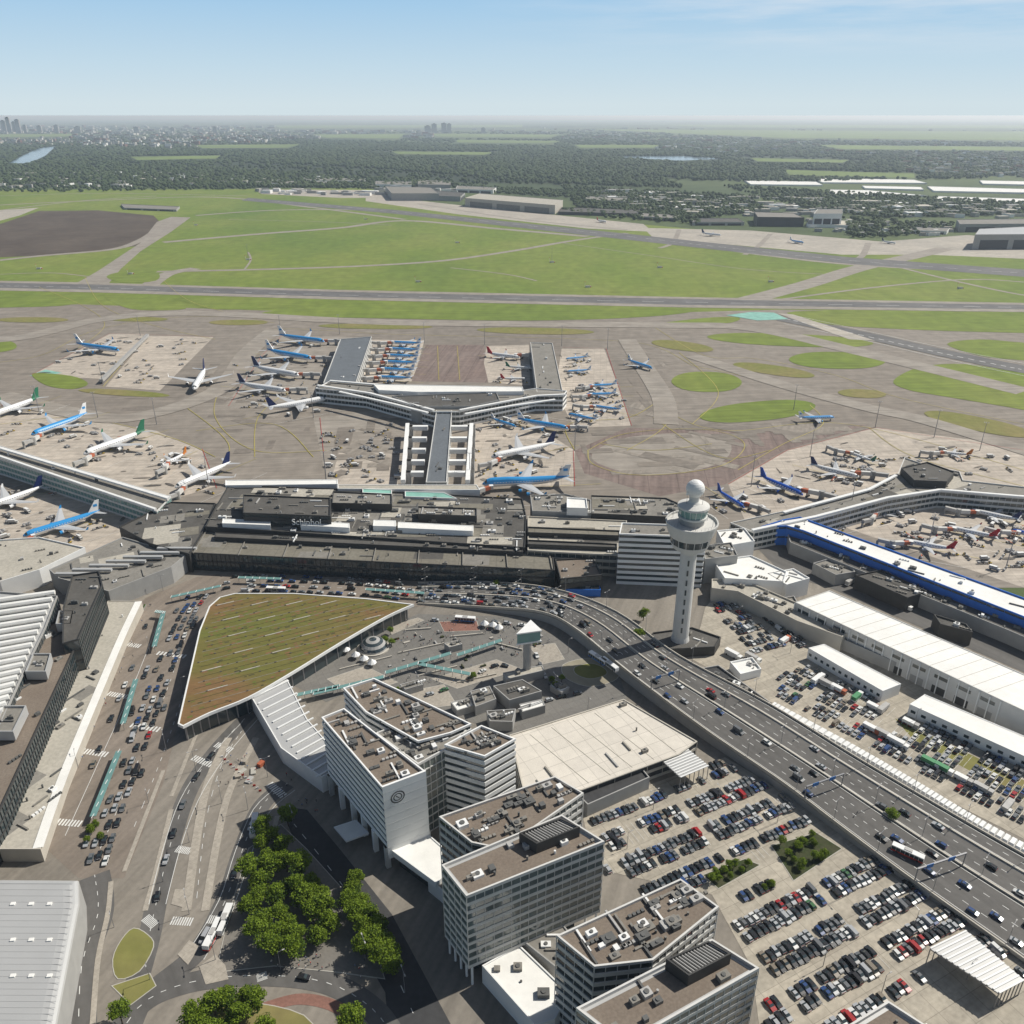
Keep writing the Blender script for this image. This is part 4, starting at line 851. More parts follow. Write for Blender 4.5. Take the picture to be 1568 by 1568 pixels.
def bridge_mesh(ty,side):
    if (ty,side) in JB: return JB[(ty,side)]
    L,S,r,gz,ne=TY[ty]; mb=MB(); z=4.3
    a=Vector((L/2-6.5,side*(r+1.8),z)); b=Vector((L/2+7,side*(r+9),z)); c=Vector((L/2+18,side*(r+10),z+1))
    mb.box(a.x,a.y,z-1.7,3.2,3.2,3.3,0,hvac,white); m_=a.lerp(b,.4); mb.beam(a,m_,2.5,2.7,orange); mb.beam(m_,b,2.9,3.1,wlight); mb.beam(b,c,2.9,2.9,hvac)
    mb.cyl(b.x,b.y,0,z+2.1,2.,2.,12,wgrey); mb.cyl(c.x,c.y,0,z,1.,1.,8,wgrey); mb.box(m_.x,m_.y,0,.8,3,3,0,steel); mb.box(m_.x,m_.y,0,1,4,1,0,rubber)
    me=mb.mesh('jet_bridge'); JB[(ty,side)]=me; return me
def veh(kind):
    mb=MB()
    if kind==0:
        mb.box(0,0,.3,2.4,1.3,.8,0,yellow); mb.box(-.6,0,1.1,1,1.2,.9,0,dsteel)
        for k in range(3): mb.box(-3.0-k*2.9,0,.45,2.4,1.4,.25,0,steel); mb.box(-3.0-k*2.9,0,.7,2.0,1.3,1.0,0,R.choice((hvac,dsteel,hvac)))
        for k in range(4):
            for y in (-.6,.6): mb.tube((.6-k*2.9,y-.1,.3),(.6-k*2.9,y+.1,.3),.3,.3,7,rubber)
    elif kind==1:
        mb.box(-1,0,1.2,5.6,2.3,2.3,0,hvac,white); mb.box(2.9,0,.5,1.9,2.2,1.9,0,wlight); mb.box(3.86,0,1.4,.05,1.9,.7,0,glass); mb.box(0,0,.5,6.6,1.9,.5,0,dsteel)
        for x in (-2.5,2.5):
            for y in (-1,1): mb.tube((x,y-.15,.5),(x,y+.15,.5),.5,.5,8,rubber)
    elif kind==2:
        mb.box(0,0,.4,3.6,1.7,.6,0,wlight); mb.beam((-3.2,0,1),(3.6,0,2.6),.9,.25,orange); mb.box(-.5,.6,1,1,.7,1,0,glass)
        for x in (-1.2,1.2):
            for y in (-.8,.8): mb.tube((x,y-.12,.4),(x,y+.12,.4),.4,.4,8,rubber)
    else:
        for k in range(3):
            for j in range(2): mb.box(k*2.2,j*2.1,.3,1.7,1.6,1.4,0,steel if (k+j)%2 else hvac,tap=.94); mb.box(k*2.2,j*2.1,.05,1.8,1.7,.2,0,dsteel)
    return mb.mesh('veh')
VM=[veh(i) for i in range(4)]; VN=['baggage_train','catering_truck','belt_loader','luggage_containers']
lead=MB(); lz=[.42]
def plane(nx,ny,tx,ty_,ty,lv,bridge=1,gse=5):
    n=Vector(G(nx,ny,4)); t=Vector(G(tx,ty_,4)); d=n-t; a=math.atan2(d.y,d.x); m=(n+t)/2
    sc=max(.85,min(1.15,d.length/TY[ty][0])); z=.3
    put(plane_mesh(ty,lv),'airliner',(m.x,m.y,z),a,sc)
    if bridge: put(bridge_mesh(ty,1),'jet_bridge',(m.x,m.y,z),a,sc)
    L,S=TY[ty][0],TY[ty][1]
    if bridge:
        u=Vector((cos(a),sin(a))); v=Vector((-u.y,u.x)); mm=Vector((m.x,m.y)); ribbon(lead,[mm+u*L*.5,mm-u*L*.9],.4,lz[0],yell); lz[0]+=.001
        for s in (-1,1): ribbon(lead,[mm+u*L*.6+v*s*S*.53,mm-u*L*.6+v*s*S*.53],.25,lz[0],whitemk); lz[0]+=.001
    for k in range(gse):
        u=R.uniform(-L*.45,L*.6); v=R.choice((-1,1))*R.uniform(5,S*.5); i=R.choices((0,1,2,3),(4,3,2,3))[0]
        put(VM[i],VN[i],(m.x+cos(a)*u-sin(a)*v,m.y+sin(a)*u+cos(a)*v,z),a+R.choice((0,pi/2,pi,-.4,.5)),.9)
for q in ((188,540,113,530,'w','k',0,4),(296,601,316,568,'w','d',0,0),(500,526,425,517,'w','k'),(478,552,408,540,'w','k'),(458,577,388,565,'w','d'),(438,600,366,590,'w','d'),(500,612,410,629,'w','d'),
   (594,524,646,527,'n','k',1,2),(590,534,645,537,'n','k',1,2),(586,544,643,547,'n','k',1,2),(582,554,641,557,'n','k',1,2),(578,565,636,568,'n','k',1,2),(574,577,630,580,'n','k',1,2),
   (800,548,742,541,'n','r'),(815,562,774,560,'r','g',0,3),(806,578,766,578,'r','r',0,3),(900,590,944,588,'n','k'),(898,603,942,602,'n','k',1,3),(905,620,951,627,'n','k',1,3),(872,633,912,642,'n','k',0,3),(866,548,900,545,'r','k',0,3),(868,567,905,565,'r','k',0,3),
   (999,564,961,552,'n','k',0,0),(1278,638,1222,640,'n','k',0,0),(864,656,797,645,'w','k'),(752,702,850,683,'w','d'),(738,744,872,737,'j','k'),(790,652,752,640,'n','k',0,3),
   (-18,640,62,612,'w','g'),(48,668,135,637,'w','k'),(128,698,224,664,'w','g'),(246,712,286,692,'r','o'),(268,748,354,712,'w','d'),(-20,778,50,754,'w','d'),(42,820,148,788,'w','k'),
   (1230,758,1163,730,'n','b'),(1140,776,1098,750,'n','b'),(1316,730,1240,712,'n','d'),(1440,690,1484,694,'r','o'),(1385,826,1460,840,'n','r'),(1455,806,1522,820,'n','r'),(1490,780,1556,794,'n','d'),(1556,812,1620,826,'n','b'),(1330,786,1372,776,'r','d',1,3),(1300,690,1340,705,'r','g',1,5),(1240,806,1280,796,'r','o',1,4),
   (1232,372,1208,368,'n','k',0,0),(1372,372,1350,369,'n','d',0,0),(930,340,912,337,'n','r',0,0),(1100,360,1078,358,'w','d',0,0)):
    plane(*q)
lead.obj('stand_lead_in_lines')
for q,n in (([(490,660),(600,650),(620,740),(500,735)],50),([(350,560),(500,560),(480,620),(380,630)],16),([(730,640),(870,660),(870,740),(725,740)],24),([(860,540),(950,600),(960,645),(880,650)],24),([(0,640),(300,690),(280,720),(0,670)],24),([(0,790),(200,800),(60,860),(0,870)],18),([(1250,700),(1568,700),(1568,890),(1260,780)],90),([(170,520),(320,520),(245,592),(170,590)],26),([(80,560),(160,520),(215,520),(160,575)],14)):
    xs=[p[0] for p in q]; ys=[p[1] for p in q]; k=0
    while k<n:
        c=(R.uniform(min(xs),max(xs)),R.uniform(min(ys),max(ys)))
        if inside(c,q): k+=1; i=R.choice((0,1,3,3,0)); x,y,_=G(*c); put(VM[i],VN[i],(x,y,.3),R.choice((0,.1,1.57,-.7,.8)),.85)
mb=MB(); mb.beam(G(155,583,4),G(226,513,4),4,3,wgrey); mb.obj('bus_gate_building')
def lamp_mesh(h,heads,r=.14):
    mb=MB(); mb.cyl(0,0,0,h,r,r*.5,6,steel)
    for k in range(heads):
        a=2*pi*k/heads; mb.beam((0,0,h),(1.8*cos(a),1.8*sin(a),h+.3),.12,.12,steel); mb.box(1.9*cos(a),1.9*sin(a),h+.2,.9,.4,.18,a,hvac)
    return mb.mesh('lamp')
L2=lamp_mesh(11,2); L1=lamp_mesh(9,1); L6=lamp_mesh(26,6,.4)
for f in (.02,.5,.98):
    for i,p in enumerate(hw.line(f)):
        if i%4==1: put(L2,'street_lamp',p,R.uniform(-.1,.1)-.85+pi/2)
for q in ((360,868),(420,872),(490,878),(560,884),(612,905),(700,890),(770,890),(250,905),(230,1000),(280,1060),(255,1150),(228,1230),(120,1175),(300,1180),(340,1230),(290,1290),(250,1350),(410,1190),(380,1240),(290,1400),(175,1420),(230,1500),(330,1470),(430,1485),(560,1470),(620,1520),(450,1270),(1000,1240),(1100,1230),(1190,1260),(960,1300),(1060,1300),(1200,1400),(1300,1370),(1400,1420),(1260,1480),(1350,1520),(1480,1500),(690,990),(740,970),(640,1060),(850,1060),(900,1090),(870,1000),(1130,950),(1210,1000),(1300,1080),(1400,1110),(1500,1180)):
    x,y,_=G(*q); put(L2 if R.random()<.5 else L1,'street_lamp',(x,y,.05),R.choice((.45,-1.1,2.0)))
for q in ((430,512),(520,512),(650,525),(742,528),(860,530),(930,535),(480,640),(500,738),(720,740),(880,690),(240,650),(60,630),(150,640),(320,745),(215,514),(158,590),(1215,628),(1340,655),(1430,670),(1240,700),(1500,690),(1150,745),(1420,840),(1300,790),(1540,870),(380,395),(845,400)):
    x,y,_=G(*q); put(L6,'floodlight_mast',(x,y,.05),R.uniform(0,3))
mb=MB()
for k in range(3):
    i=(26,38,48)[k]; a,b=hw.A[i],hw.B[i]; m=a.lerp(b,.48)
    for p in (a,m): mb.cyl(p.x,p.y,p.z,p.z+7,.25,.25,6,steel)
    mb.beam(a+Vector((0,0,6.8)),m+Vector((0,0,6.8)),.6,.6,steel)
    for f in (.25,.7):
        p=a.lerp(m,f)+Vector((-.3,-.5,6.8)); mb.beam(p-(m-a).normalized()*1.6,p+(m-a).normalized()*1.6,.2,1.8,blue)
mb.obj('sign_gantry')
# ------------------------------------------------------------------ crosswalks and lane marks
mb=MB()
zc=[ZN[0]+.02]
def cross(px,py,px2,py2,w=3.5,n=9):
    a,b=Vector(G(px,py)),Vector(G(px2,py2)); d=(b-a); a_=math.atan2(d.y,d.x)
    for k in range(n):
        q=a+d*((k+.5)/n); c,s=cos(a_),sin(a_); hl=d.length/n*.27
        mb.face([(q.x+u*c-v*s,q.y+u*s+v*c,zc[0]) for u,v in ((-hl,-w/2),(hl,-w/2),(hl,w/2),(-hl,w/2))],whitemk)
    zc[0]+=.002
for c in ((185,985,215,990),(165,1062,198,1068),(125,1150,165,1156),(82,1258,125,1262),(295,1160,325,1172),(330,1140,355,1150),(262,1410,295,1412),(318,1408,345,1410),(222,1405,238,1418),(412,1200,435,1220),(640,905,650,920),(400,1490,402,1502),(380,880,384,904),(240,1000,285,1006),(200,1110,245,1118),(270,1300,292,1304)): cross(*c)
for px,ds in (([(300,925),(262,1040),(222,1140),(180,1240),(140,1330)],(3,5)),([(325,925),(285,1050),(248,1160),(200,1280)],(3,5)),([(240,960),(200,1060),(150,1170),(100,1280)],None),([(370,885),(560,890),(640,900)],(3,5)),([(370,896),(560,902),(640,914)],(3,5)),([(145,1340),(150,1400),(125,1480),(120,1600)],(3,5)),([(385,1090),(330,1150),(290,1210),(262,1290),(240,1380),(225,1450)],(3,6)),([(440,1200),(400,1235),(372,1300),(345,1380),(300,1460)],(3,6)),([(160,1640),(210,1545),(290,1505),(400,1494),(500,1505),(570,1545),(610,1600)],(2,3)),([(450,1262),(520,1350),(580,1440),(640,1568)],(3,6)),
   ([(372,1105),(316,1165),(276,1225),(250,1300),(228,1385)],None),([(398,1098),(345,1160),(304,1225),(276,1300),(254,1385)],None),([(425,1205),(388,1240),(360,1305),(335,1380),(290,1455)],None),([(452,1210),(412,1245),(384,1310),(357,1390),(312,1470)],None),([(370,1120),(340,1170),(315,1260),(300,1390)],(3,4))):
    ribbon(mb,gp(smooth(px,4)),.25,zc[0],whitemk,ds); zc[0]+=.002
for p in ([(272,1462),(290,1440),(306,1450),(288,1478)],[(305,1480),(330,1462),(345,1478),(350,1500),(315,1508)],[(262,1385),(268,1362),(285,1362),(280,1390)]):
    mb.cap(ccw(gp(p)),zc[0],pav); zc[0]+=.002
mb.obj('road_marking')
mb=MB()
for q in ((375,1168),(388,1182),(400,1172),(365,1190),(382,1195),(372,1182)):
    x,y,_=G(*q); mb.box(x,y,.05,R.uniform(2,5),2.2,R.uniform(.6,2),R.uniform(0,2),R.choice((orange,pav,kerb,hvac)))
for k in range(14):
    x,y,_=G(340+k*4.5,1160+k*4,0); mb.box(x,y,.05,1.2,.2,1,.3,red if k%2 else white)
mb.obj('work_site')
# ------------------------------------------------------------------ trees
def tree_mesh(seed,h=11,rx=4.2,n=2400):
    r=np.random.default_rng(seed); mb=MB(); mb.tube((0,0,0),(0.2,.1,h*.45),.32,.2,7,bark)
    K=15; cs=[]
    for k in range(K):
        a=r.uniform(0,2*pi); q=r.uniform(.15,1)**.6*rx*.75; z=h*(.42+.45*r.random()*(1-.4*q/rx)); c=np.array([q*cos(a),q*sin(a),z]); cs.append((c,r.uniform(1.1,2.0)))
        mb.tube((.15,.1,h*r.uniform(.28,.44)),tuple(c),.12,.04,4,bark)
    cs.append((np.array([0,0,h*.86]),1.8))
    for c,s in cs:
        m=n//K; dk=r.random()<.25
        for j in range(m):
            v=r.normal(size=3); v/=np.linalg.norm(v); p=c+v*s*r.uniform(.45,1.08)*np.array([1.15,1.15,.8])
            u=r.normal(size=3)*np.array([1,1,.5]); u/=np.linalg.norm(u); w=np.cross(u,r.normal(size=3)); w/=np.linalg.norm(w); q=r.uniform(.17,.36)
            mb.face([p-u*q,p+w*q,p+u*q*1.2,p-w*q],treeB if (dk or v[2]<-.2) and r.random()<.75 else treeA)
    return mb.mesh('broadleaf_tree')
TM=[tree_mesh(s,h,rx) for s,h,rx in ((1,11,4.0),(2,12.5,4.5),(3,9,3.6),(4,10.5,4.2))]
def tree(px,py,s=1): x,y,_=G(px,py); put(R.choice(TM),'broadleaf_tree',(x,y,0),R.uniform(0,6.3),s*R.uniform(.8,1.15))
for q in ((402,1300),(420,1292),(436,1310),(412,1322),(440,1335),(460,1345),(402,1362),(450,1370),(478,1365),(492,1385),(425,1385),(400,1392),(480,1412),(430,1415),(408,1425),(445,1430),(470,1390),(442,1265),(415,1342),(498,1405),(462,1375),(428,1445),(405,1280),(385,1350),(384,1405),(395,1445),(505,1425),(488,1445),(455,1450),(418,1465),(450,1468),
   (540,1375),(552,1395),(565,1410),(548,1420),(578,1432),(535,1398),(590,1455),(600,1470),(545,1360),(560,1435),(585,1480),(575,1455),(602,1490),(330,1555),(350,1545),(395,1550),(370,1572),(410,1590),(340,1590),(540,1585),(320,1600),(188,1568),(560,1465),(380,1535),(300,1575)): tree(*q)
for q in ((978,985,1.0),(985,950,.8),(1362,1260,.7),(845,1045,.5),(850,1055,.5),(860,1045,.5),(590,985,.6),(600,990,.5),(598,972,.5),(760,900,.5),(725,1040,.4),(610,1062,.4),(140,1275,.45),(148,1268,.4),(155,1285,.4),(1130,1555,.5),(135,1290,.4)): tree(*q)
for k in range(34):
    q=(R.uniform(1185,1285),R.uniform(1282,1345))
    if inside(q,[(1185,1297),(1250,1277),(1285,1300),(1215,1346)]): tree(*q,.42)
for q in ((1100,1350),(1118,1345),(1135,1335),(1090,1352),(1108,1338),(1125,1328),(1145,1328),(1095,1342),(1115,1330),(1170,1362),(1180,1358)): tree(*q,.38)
# forest clumps
ph=(1+5**.5)/2
IV=np.array([(-1,ph,0),(1,ph,0),(-1,-ph,0),(1,-ph,0),(0,-1,ph),(0,1,ph),(0,-1,-ph),(0,1,-ph),(ph,0,-1),(ph,0,1),(-ph,0,-1),(-ph,0,1)])/math.sqrt(1+ph*ph)
IF=np.array([(0,11,5),(0,5,1),(0,1,7),(0,7,10),(0,10,11),(1,5,9),(5,11,4),(11,10,2),(10,7,6),(7,1,8),(3,9,4),(3,4,2),(3,2,6),(3,6,8),(3,8,9),(4,9,5),(2,4,11),(6,2,10),(8,6,7),(9,8,1)])
def clumps(name,pos,rad,hh,mat=forestm):
    n=len(pos); V=np.repeat(IV[None],n,0)*NP.uniform(.7,1.25,(n,12,1)); a=NP.uniform(0,6.28,n)[:,None]
    x=V[:,:,0]*np.cos(a)-V[:,:,1]*np.sin(a); y=V[:,:,0]*np.sin(a)+V[:,:,1]*np.cos(a)
    V=np.stack([pos[:,0:1]+x*rad[:,None],pos[:,1:2]+y*rad[:,None],hh[:,None]*(.55+.5*V[:,:,2])],2).reshape(-1,3)
    Fc=(IF[None]+(np.arange(n)*12)[:,None,None]).reshape(-1,3)
    me=bpy.data.meshes.new(name); me.vertices.add(len(V)); me.vertices.foreach_set('co',V.ravel()); me.loops.add(Fc.size); me.loops.foreach_set('vertex_index',Fc.ravel()); me.polygons.add(len(Fc)); me.polygons.foreach_set('loop_start',np.arange(0,Fc.size,3)); me.polygons.foreach_set('loop_total',np.full(len(Fc),3)); me.materials.append(mat); me.update(calc_edges=True); me.validate()
    o=bpy.data.objects.new(name,me); scene.collection.objects.link(o)
def fnoise(x,y,s):
    return np.sin(x/s*1.7+1.3*np.sin(y/s*1.1+.7))*.5+np.sin(y/s*2.3+1.7*np.sin(x/s*.9))*.3+np.sin((x+y)/s*4.1)*.2
lakes=[[(12,250),(40,236),(62,226),(85,224),(70,238),(45,250)],[(925,240),(1040,239),(1115,243),(1040,246)]]
fields=[[(900,198),(1700,202),(1700,216),(1200,211)],[(480,206),(620,205),(610,212),(500,211)],[(1000,191),(1700,192),(1700,197),(1100,195)],[(880,222),(1010,222),(1000,226),(890,226)],[(1200,260),(1400,266),(1400,272),(1210,268)],[(600,232),(760,233),(740,237),(610,236)],[(200,240),(340,238),(330,243),(210,245)],
 [(660,205),(860,206),(840,210),(670,209)],[(700,214),(860,216),(840,219),(700,218)],[(1250,222),(1700,226),(1700,232),(1290,228)],[(300,222),(460,221),(440,226),(310,227)],[(-100,206),(120,205),(100,209),(-100,211)],[(1150,242),(1300,245),(1290,249),(1160,247)],[(420,192),(800,191),(800,195),(430,196)]]
clear=[gp([(a-4 if a<np.mean([q[0] for q in p]) else a+4,b+(4 if b>np.mean([q[1] for q in p]) else 0)) for a,b in p]) for p in lakes+fields]
n=60000; rr=3650*np.exp(NP.uniform(0,1,n)**.9*math.log(4.4)); th=NP.uniform(-.66,.66,n)
Y=rr; X=rr*np.tan(th)
front=3650+np.where(X>700,500,0)+fnoise(X,Y,600)*200
k=(Y>front)&((fnoise(X,Y,900)>-.6)|(NP.random(n)<.2))&(NP.random(n)<np.clip(1.6-(Y-3600)/7000,.2,1))
idx=[i for i in np.nonzero(k)[0] if not any(inside((X[i],Y[i]),c) for c in clear)]
X,Y=X[idx],Y[idx]
clumps('forest',np.stack([X,Y],1),NP.uniform(8,14,len(X))*(Y/4500)**.9,NP.uniform(12,19,len(X)))
def belt(name,px,n,r=(5,9),h=(8,14)):
    q=[]; xs=[p[0] for p in px]; ys=[p[1] for p in px]
    while len(q)<n:
        c=(R.uniform(min(xs),max(xs)),R.uniform(min(ys),max(ys)))
        if inside(c,px): q.append(G(*c)[:2])
    clumps(name,np.array(q),NP.uniform(*r,n),NP.uniform(*h,n))
belt('tree_belt',[(860,285),(1130,300),(1180,322),(1060,338),(880,318)],1500); belt('tree_belt',[(1100,284),(1568,312),(1568,330),(1340,335),(1240,322)],1500)
belt('tree_belt',[(0,276),(400,278),(390,290),(0,296)],500); belt('tree_belt',[(380,282),(600,284),(600,290),(400,288)],260); belt('tree_belt',[(1290,335),(1470,345),(1400,362),(1300,365)],220); belt('tree_belt',[(690,284),(880,294),(880,304),(700,293)],400)
belt('tree_belt',[(860,322),(1080,340),(1070,346),(860,328)],90); belt('tree_belt',[(1130,300),(1500,318),(1480,322),(1140,306)],200)
def town(name,px,n,mats,w=(12,45),h=(6,18)):
    mb=MB(); xs=[p[0] for p in px]; ys=[p[1] for p in px]; k=0
    while k<n:
        c=(R.uniform(min(xs),max(xs)),R.uniform(min(ys),max(ys)))
        if not inside(c,px): continue
        k+=1; x,y,_=G(*c)
        if any(inside((x,y),q) for q in clear): continue
        s=max(1,y/6000); m=R.choice(mats); mb.box(x,y,0,R.uniform(*w)*s,R.uniform(*w)*s*.6,R.uniform(*h),R.uniform(-.4,.4),m,R.choice((rfgrey,m,rfbeige)))
    mb.obj(name)
roofr=M('tile_roof',(.22,.11,.08),.8,.1,.1)
town('distant_town',[(-100,194),(700,192),(700,212),(500,214),(-100,222)],1100,[wgrey,wgrey,wbeige,roofr,wlight],h=(12,38))
town('distant_town',[(700,196),(1668,196),(1668,215),(900,222)],520,[wgrey,wbeige,roofr,wlight],h=(10,30))
town('distant_town',[(1380,236),(1668,240),(1668,275),(1380,268)],260,[wwhite,wgrey,wbeige,roofr],h=(8,24)); town('distant_town',[(-60,268),(120,264),(520,274),(500,284),(-60,290)],190,[wwhite,wgrey,wbeige],h=(5,14))
town('distant_town',[(900,222),(1668,215),(1668,236),(1100,236)],200,[wwhite,wgrey,wbeige,roofr],h=(14,26)); town('distant_town',[(-60,222),(420,214),(380,232),(100,224)],160,[wwhite,wgrey,wbeige,roofr],h=(16,34))
town('distant_town',[(380,292),(560,294),(600,300),(400,298)],40,[wwhite,wgrey],h=(5,12)); town('distant_town',[(900,292),(1568,318),(1568,335),(1000,330)],200,[wwhite,wgrey,wbeige],(12,60),(5,12)); town('distant_town',[(1230,335),(1460,345),(1460,362),(1250,358)],60,[wwhite,wgrey],(8,25),(4,9)); town('distant_town',[(560,284),(720,292),(720,304),(600,300)],40,[wwhite,wgrey,wlight],(15,40),(6,12))
mb=MB()
for q,w,h in ((8,40,190),(16,35,235),(24,30,170),(30,40,205),(40,30,120),(62,40,110),(88,40,120),(120,60,100),(655,60,110),(665,50,140),(680,50,150),(688,40,140),(740,40,80),(330,40,90),(210,50,90),(265,40,80)):
    x,y,_=G(q,204); mb.box(x,y,0,w*1.6,50,h,.2,wgrey,rfgrey); mb.box(x,y,h,w*.7,20,8,.2,wdark)
mb.obj('distant_high_rises')
for p in lakes+[[(180,179.5),(380,179.5),(380,180.4),(180,180.4)]]:
    mb=MB(); mb.cap(ccw(gp(p)),.3,water); mb.obj('lake')
lightf=M('light_field',(.17,.23,.06),.95,.2,.002)
for p in fields:
    mb=MB(); mb.cap(ccw(gp(p)),.25,lightf); mb.obj('field')
# ------------------------------------------------------------------ pedestrians
def person_mesh(c1,c2):
    pts=[(0,0,.95),(0,0,1.2),(0,0,1.42),(0,0,1.52),(0,.0,1.66),(.1,.06,.88),(.1,.16,.48),(.1,.06,.06),(.1,.2,.03),(-.1,-.02,.88),(-.1,-.1,.48),(-.1,-.24,.08),(-.1,-.12,.03),(.2,0,1.4),(.25,-.05,1.12),(.27,.05,.86),(-.2,0,1.4),(-.25,.08,1.12),(-.27,.16,.9)]
    ed=[(0,1),(1,2),(2,3),(3,4),(0,5),(5,6),(6,7),(7,8),(0,9),(9,10),(10,11),(11,12),(2,13),(13,14),(14,15),(2,16),(16,17),(17,18)]
    rad=[.15,.14,.15,.06,.11,.09,.065,.045,.04,.09,.065,.045,.04,.06,.045,.035,.06,.045,.035]
    me=bpy.data.meshes.new('p'); me.from_pydata(pts,ed,[]); o=bpy.data.objects.new('p',me); scene.collection.objects.link(o)
    sk=o.modifiers.new('s','SKIN'); 
    for v,rd in zip(me.skin_vertices[0].data,rad): v.radius=(rd,rd)
    me.skin_vertices[0].data[0].use_root=True; o.modifiers.new('b','SUBSURF').levels=1
    dg=bpy.context.evaluated_depsgraph_get(); ev=bpy.data.meshes.new_from_object(o.evaluated_get(dg)); bpy.data.objects.remove(o)
    skin=M('skin',(.5,.32,.24),.6,0); hair=M('hair',(.06,.04,.03),.8,0); ev.materials.clear(); [ev.materials.append(m) for m in (c1,c2,skin,hair)]
    for p in ev.polygons:
        z=p.center.z; p.material_index=1 if z<.93 and abs(p.center.x)<.21 else (3 if z>1.7 else 2 if z>1.48 or z<.9 else 0); p.use_smooth=True
    return ev
PM=[person_mesh(M('shirt_%d'%i,c,.8,0),M('trousers_%d'%i,d,.8,0)) for i,(c,d) in enumerate((((.6,.6,.58),(.03,.04,.09)),((.05,.05,.06),(.04,.04,.04)),((.4,.06,.05),(.05,.06,.12)),((.1,.2,.4),(.2,.18,.13))))]
zones=[([(620,948),(790,950),(850,985),(800,1010),(700,985),(600,1010)],120),([(500,1060),(700,1000),(780,1030),(640,1060)],60),([(355,1130),(400,1180),(380,1220),(330,1200)],16),([(400,1450),(560,1470),(560,1500),(420,1490)],24),([(220,925),(235,925),(120,1180),(100,1180)],26),([(440,1180),(500,1230),(480,1250),(430,1220)],14)]
for q,n in zones:
    xs=[p[0] for p in q]; ys=[p[1] for p in q]; k=0
    while k<n:
        c=(R.uniform(min(xs),max(xs)),R.uniform(min(ys),max(ys)))
        if inside(c,q): k+=1; x,y,_=G(*c); put(R.choice(PM),'pedestrian',(x,y,.14),R.uniform(0,6.3),R.uniform(.95,1.08))
# ------------------------------------------------------------------ light, sky, air
EL=math.radians(46)
SD=Vector((.90*cos(EL),.436*cos(EL),sin(EL))).normalized()
el=math.asin(SD.z); az=math.atan2(SD.x,SD.y)
sl=bpy.data.lights.new('sun','SUN'); sl.energy=5.0; sl.angle=math.radians(.5); sl.color=(1,.955,.87)
so=bpy.data.objects.new('sun',sl); so.rotation_euler=SD.to_track_quat('Z','Y').to_euler(); scene.collection.objects.link(so)
w=bpy.data.worlds.new('World'); scene.world=w; w.use_nodes=True; nt=w.node_tree; N=nt.nodes; Lk=nt.links
S_=.055
bg=N['Background']; sky=N.new('ShaderNodeTexSky'); sky.sky_type='NISHITA'; sky.sun_disc=False; sky.sun_elevation=el; sky.sun_rotation=az; sky.altitude=0; sky.air_density=1.0; sky.dust_density=1.0; sky.ozone_density=1.5
bg.inputs[1].default_value=S_
tc=N.new('ShaderNodeTexCoord'); sx=N.new('ShaderNodeSeparateXYZ'); Lk.new(tc.outputs['Generated'],sx.inputs[0])
# hazy summer air: whitish toward the horizon, clearing to the physical sky higher up
cr=N.new('ShaderNodeValToRGB'); e=cr.color_ramp.elements
e[0].position=0; e[0].color=(.64,.745,.79,1); e[1].position=1; e[1].color=(.20,.42,.76,1)
for p_,c_ in ((.03,(.64,.75,.80)),(.12,(.54,.70,.81)),(.26,(.38,.60,.81)),(.45,(.27,.50,.79))): q=e.new(p_); q.color=(*c_,1)
r1=N.new('ShaderNodeMapRange'); r1.inputs[1].default_value=-.002; r1.inputs[2].default_value=.4; Lk.new(sx.outputs[2],r1.inputs[0]); Lk.new(r1.outputs[0],cr.inputs[0])
vm=N.new('ShaderNodeVectorMath'); vm.operation='SCALE'; vm.inputs[3].default_value=1/S_; Lk.new(cr.outputs[0],vm.inputs[0])
r2=N.new('ShaderNodeMapRange'); r2.inputs[1].default_value=.11; r2.inputs[2].default_value=.24; r2.interpolation_type='SMOOTHSTEP'; Lk.new(sx.outputs[2],r2.inputs[0])
m1=N.new('ShaderNodeMix'); m1.data_type='RGBA'; Lk.new(r2.outputs[0],m1.inputs[0]); Lk.new(vm.outputs[0],m1.inputs[6]); Lk.new(sky.outputs[0],m1.inputs[7])
mp=N.new('ShaderNodeMapping'); mp.inputs['Scale'].default_value=(1.2,1.2,13); mp.inputs['Rotation'].default_value=(0,.12,0); Lk.new(tc.outputs['Generated'],mp.inputs['Vector'])
no=N.new('ShaderNodeTexNoise'); no.inputs['Scale'].default_value=2.6; no.inputs['Detail'].default_value=8; no.inputs['Roughness'].default_value=.6; Lk.new(mp.outputs[0],no.inputs['Vector'])
mr=N.new('ShaderNodeMapRange'); mr.inputs[1].default_value=.42; mr.inputs[2].default_value=.72; mr.inputs[4].default_value=.75; Lk.new(no.outputs['Fac'],mr.inputs[0])
r3=N.new('ShaderNodeMapRange'); r3.inputs[1].default_value=-.05; r3.inputs[2].default_value=.25; Lk.new(sx.outputs[0],r3.inputs[0])
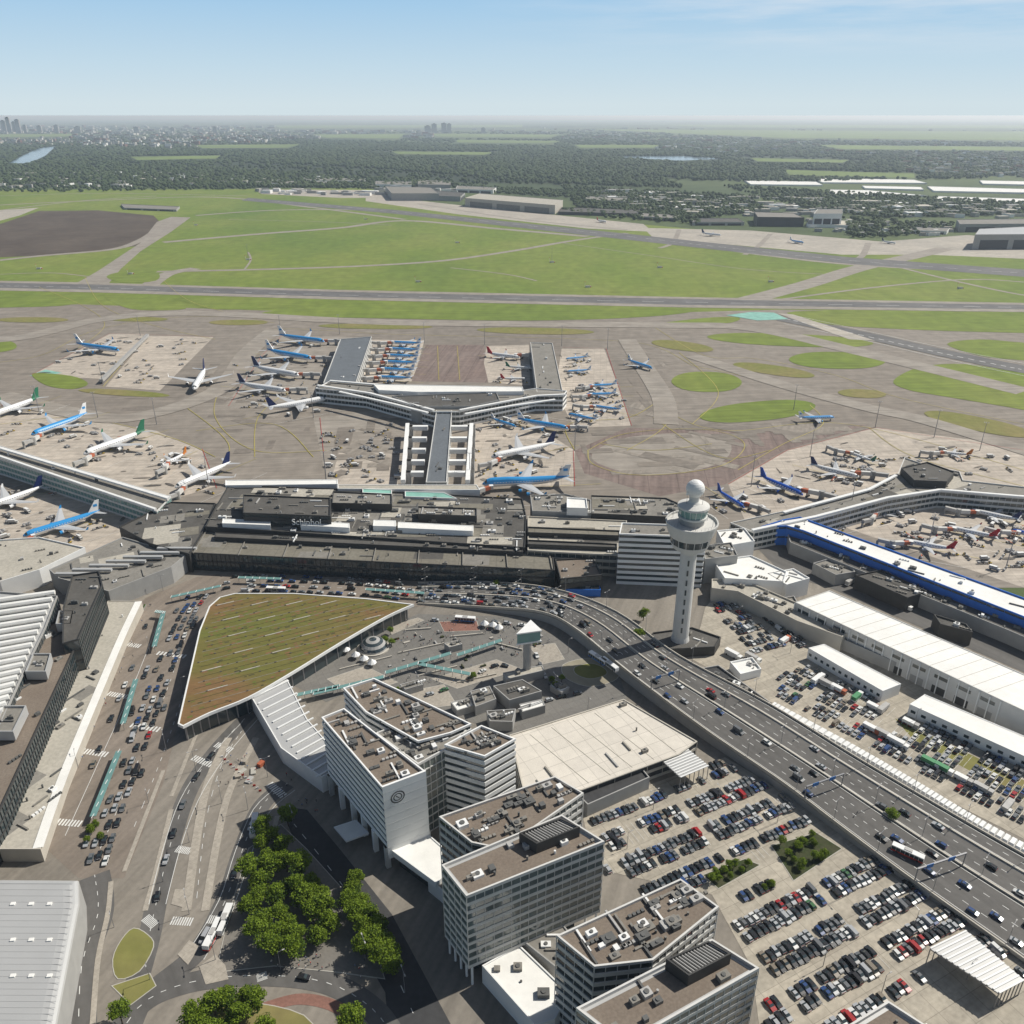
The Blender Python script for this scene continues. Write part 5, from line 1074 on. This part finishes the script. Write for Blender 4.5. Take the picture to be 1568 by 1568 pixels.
r4=N.new('ShaderNodeMapRange'); r4.inputs[1].default_value=.045; r4.inputs[2].default_value=.09; Lk.new(sx.outputs[2],r4.inputs[0])
mu=N.new('ShaderNodeMath'); mu.operation='MULTIPLY'; Lk.new(mr.outputs[0],mu.inputs[0]); Lk.new(r3.outputs[0],mu.inputs[1])
mu2=N.new('ShaderNodeMath'); mu2.operation='MULTIPLY'; Lk.new(mu.outputs[0],mu2.inputs[0]); Lk.new(r4.outputs[0],mu2.inputs[1])
mx=N.new('ShaderNodeMix'); mx.data_type='RGBA'; Lk.new(mu2.outputs[0],mx.inputs[0]); Lk.new(m1.outputs[2],mx.inputs[6]); mx.inputs[7].default_value=(.8/S_,.83/S_,.86/S_,1)
Lk.new(mx.outputs[2],bg.inputs[0])
# air haze: homogeneous scattering layer over the whole site, with a bluish glow added
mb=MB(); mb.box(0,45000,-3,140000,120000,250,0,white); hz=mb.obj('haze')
hm=bpy.data.materials.new('haze_air_glow'); hm.use_nodes=True; n_=hm.node_tree.nodes; n_.remove(n_['Principled BSDF'])
vs=n_.new('ShaderNodeVolumeScatter'); vs.inputs['Color'].default_value=(.80,.90,1,1); vs.inputs['Density'].default_value=5e-5; vs.inputs['Anisotropy'].default_value=.3
em=n_.new('ShaderNodeEmission'); em.inputs[0].default_value=(.5,.75,1,1); em.inputs[1].default_value=5e-5*.14  # added self-glow of the air, in place of multiply scattered skylight
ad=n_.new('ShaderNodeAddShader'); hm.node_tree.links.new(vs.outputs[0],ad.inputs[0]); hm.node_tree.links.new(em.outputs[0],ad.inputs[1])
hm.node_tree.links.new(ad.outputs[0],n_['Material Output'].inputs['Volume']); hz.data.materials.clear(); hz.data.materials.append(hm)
cd=bpy.data.cameras.new('camera'); cd.sensor_width=36; cd.lens=36*F/1568; cd.clip_start=1; cd.clip_end=400000
co=bpy.data.objects.new('camera',cd); co.location=(0,0,H0); co.rotation_euler=(pi/2-TH,0,0); scene.collection.objects.link(co); scene.camera=co
scene.view_settings.view_transform='Standard'; scene.view_settings.look='None'; scene.view_settings.exposure=0
print('objects',len(scene.objects))
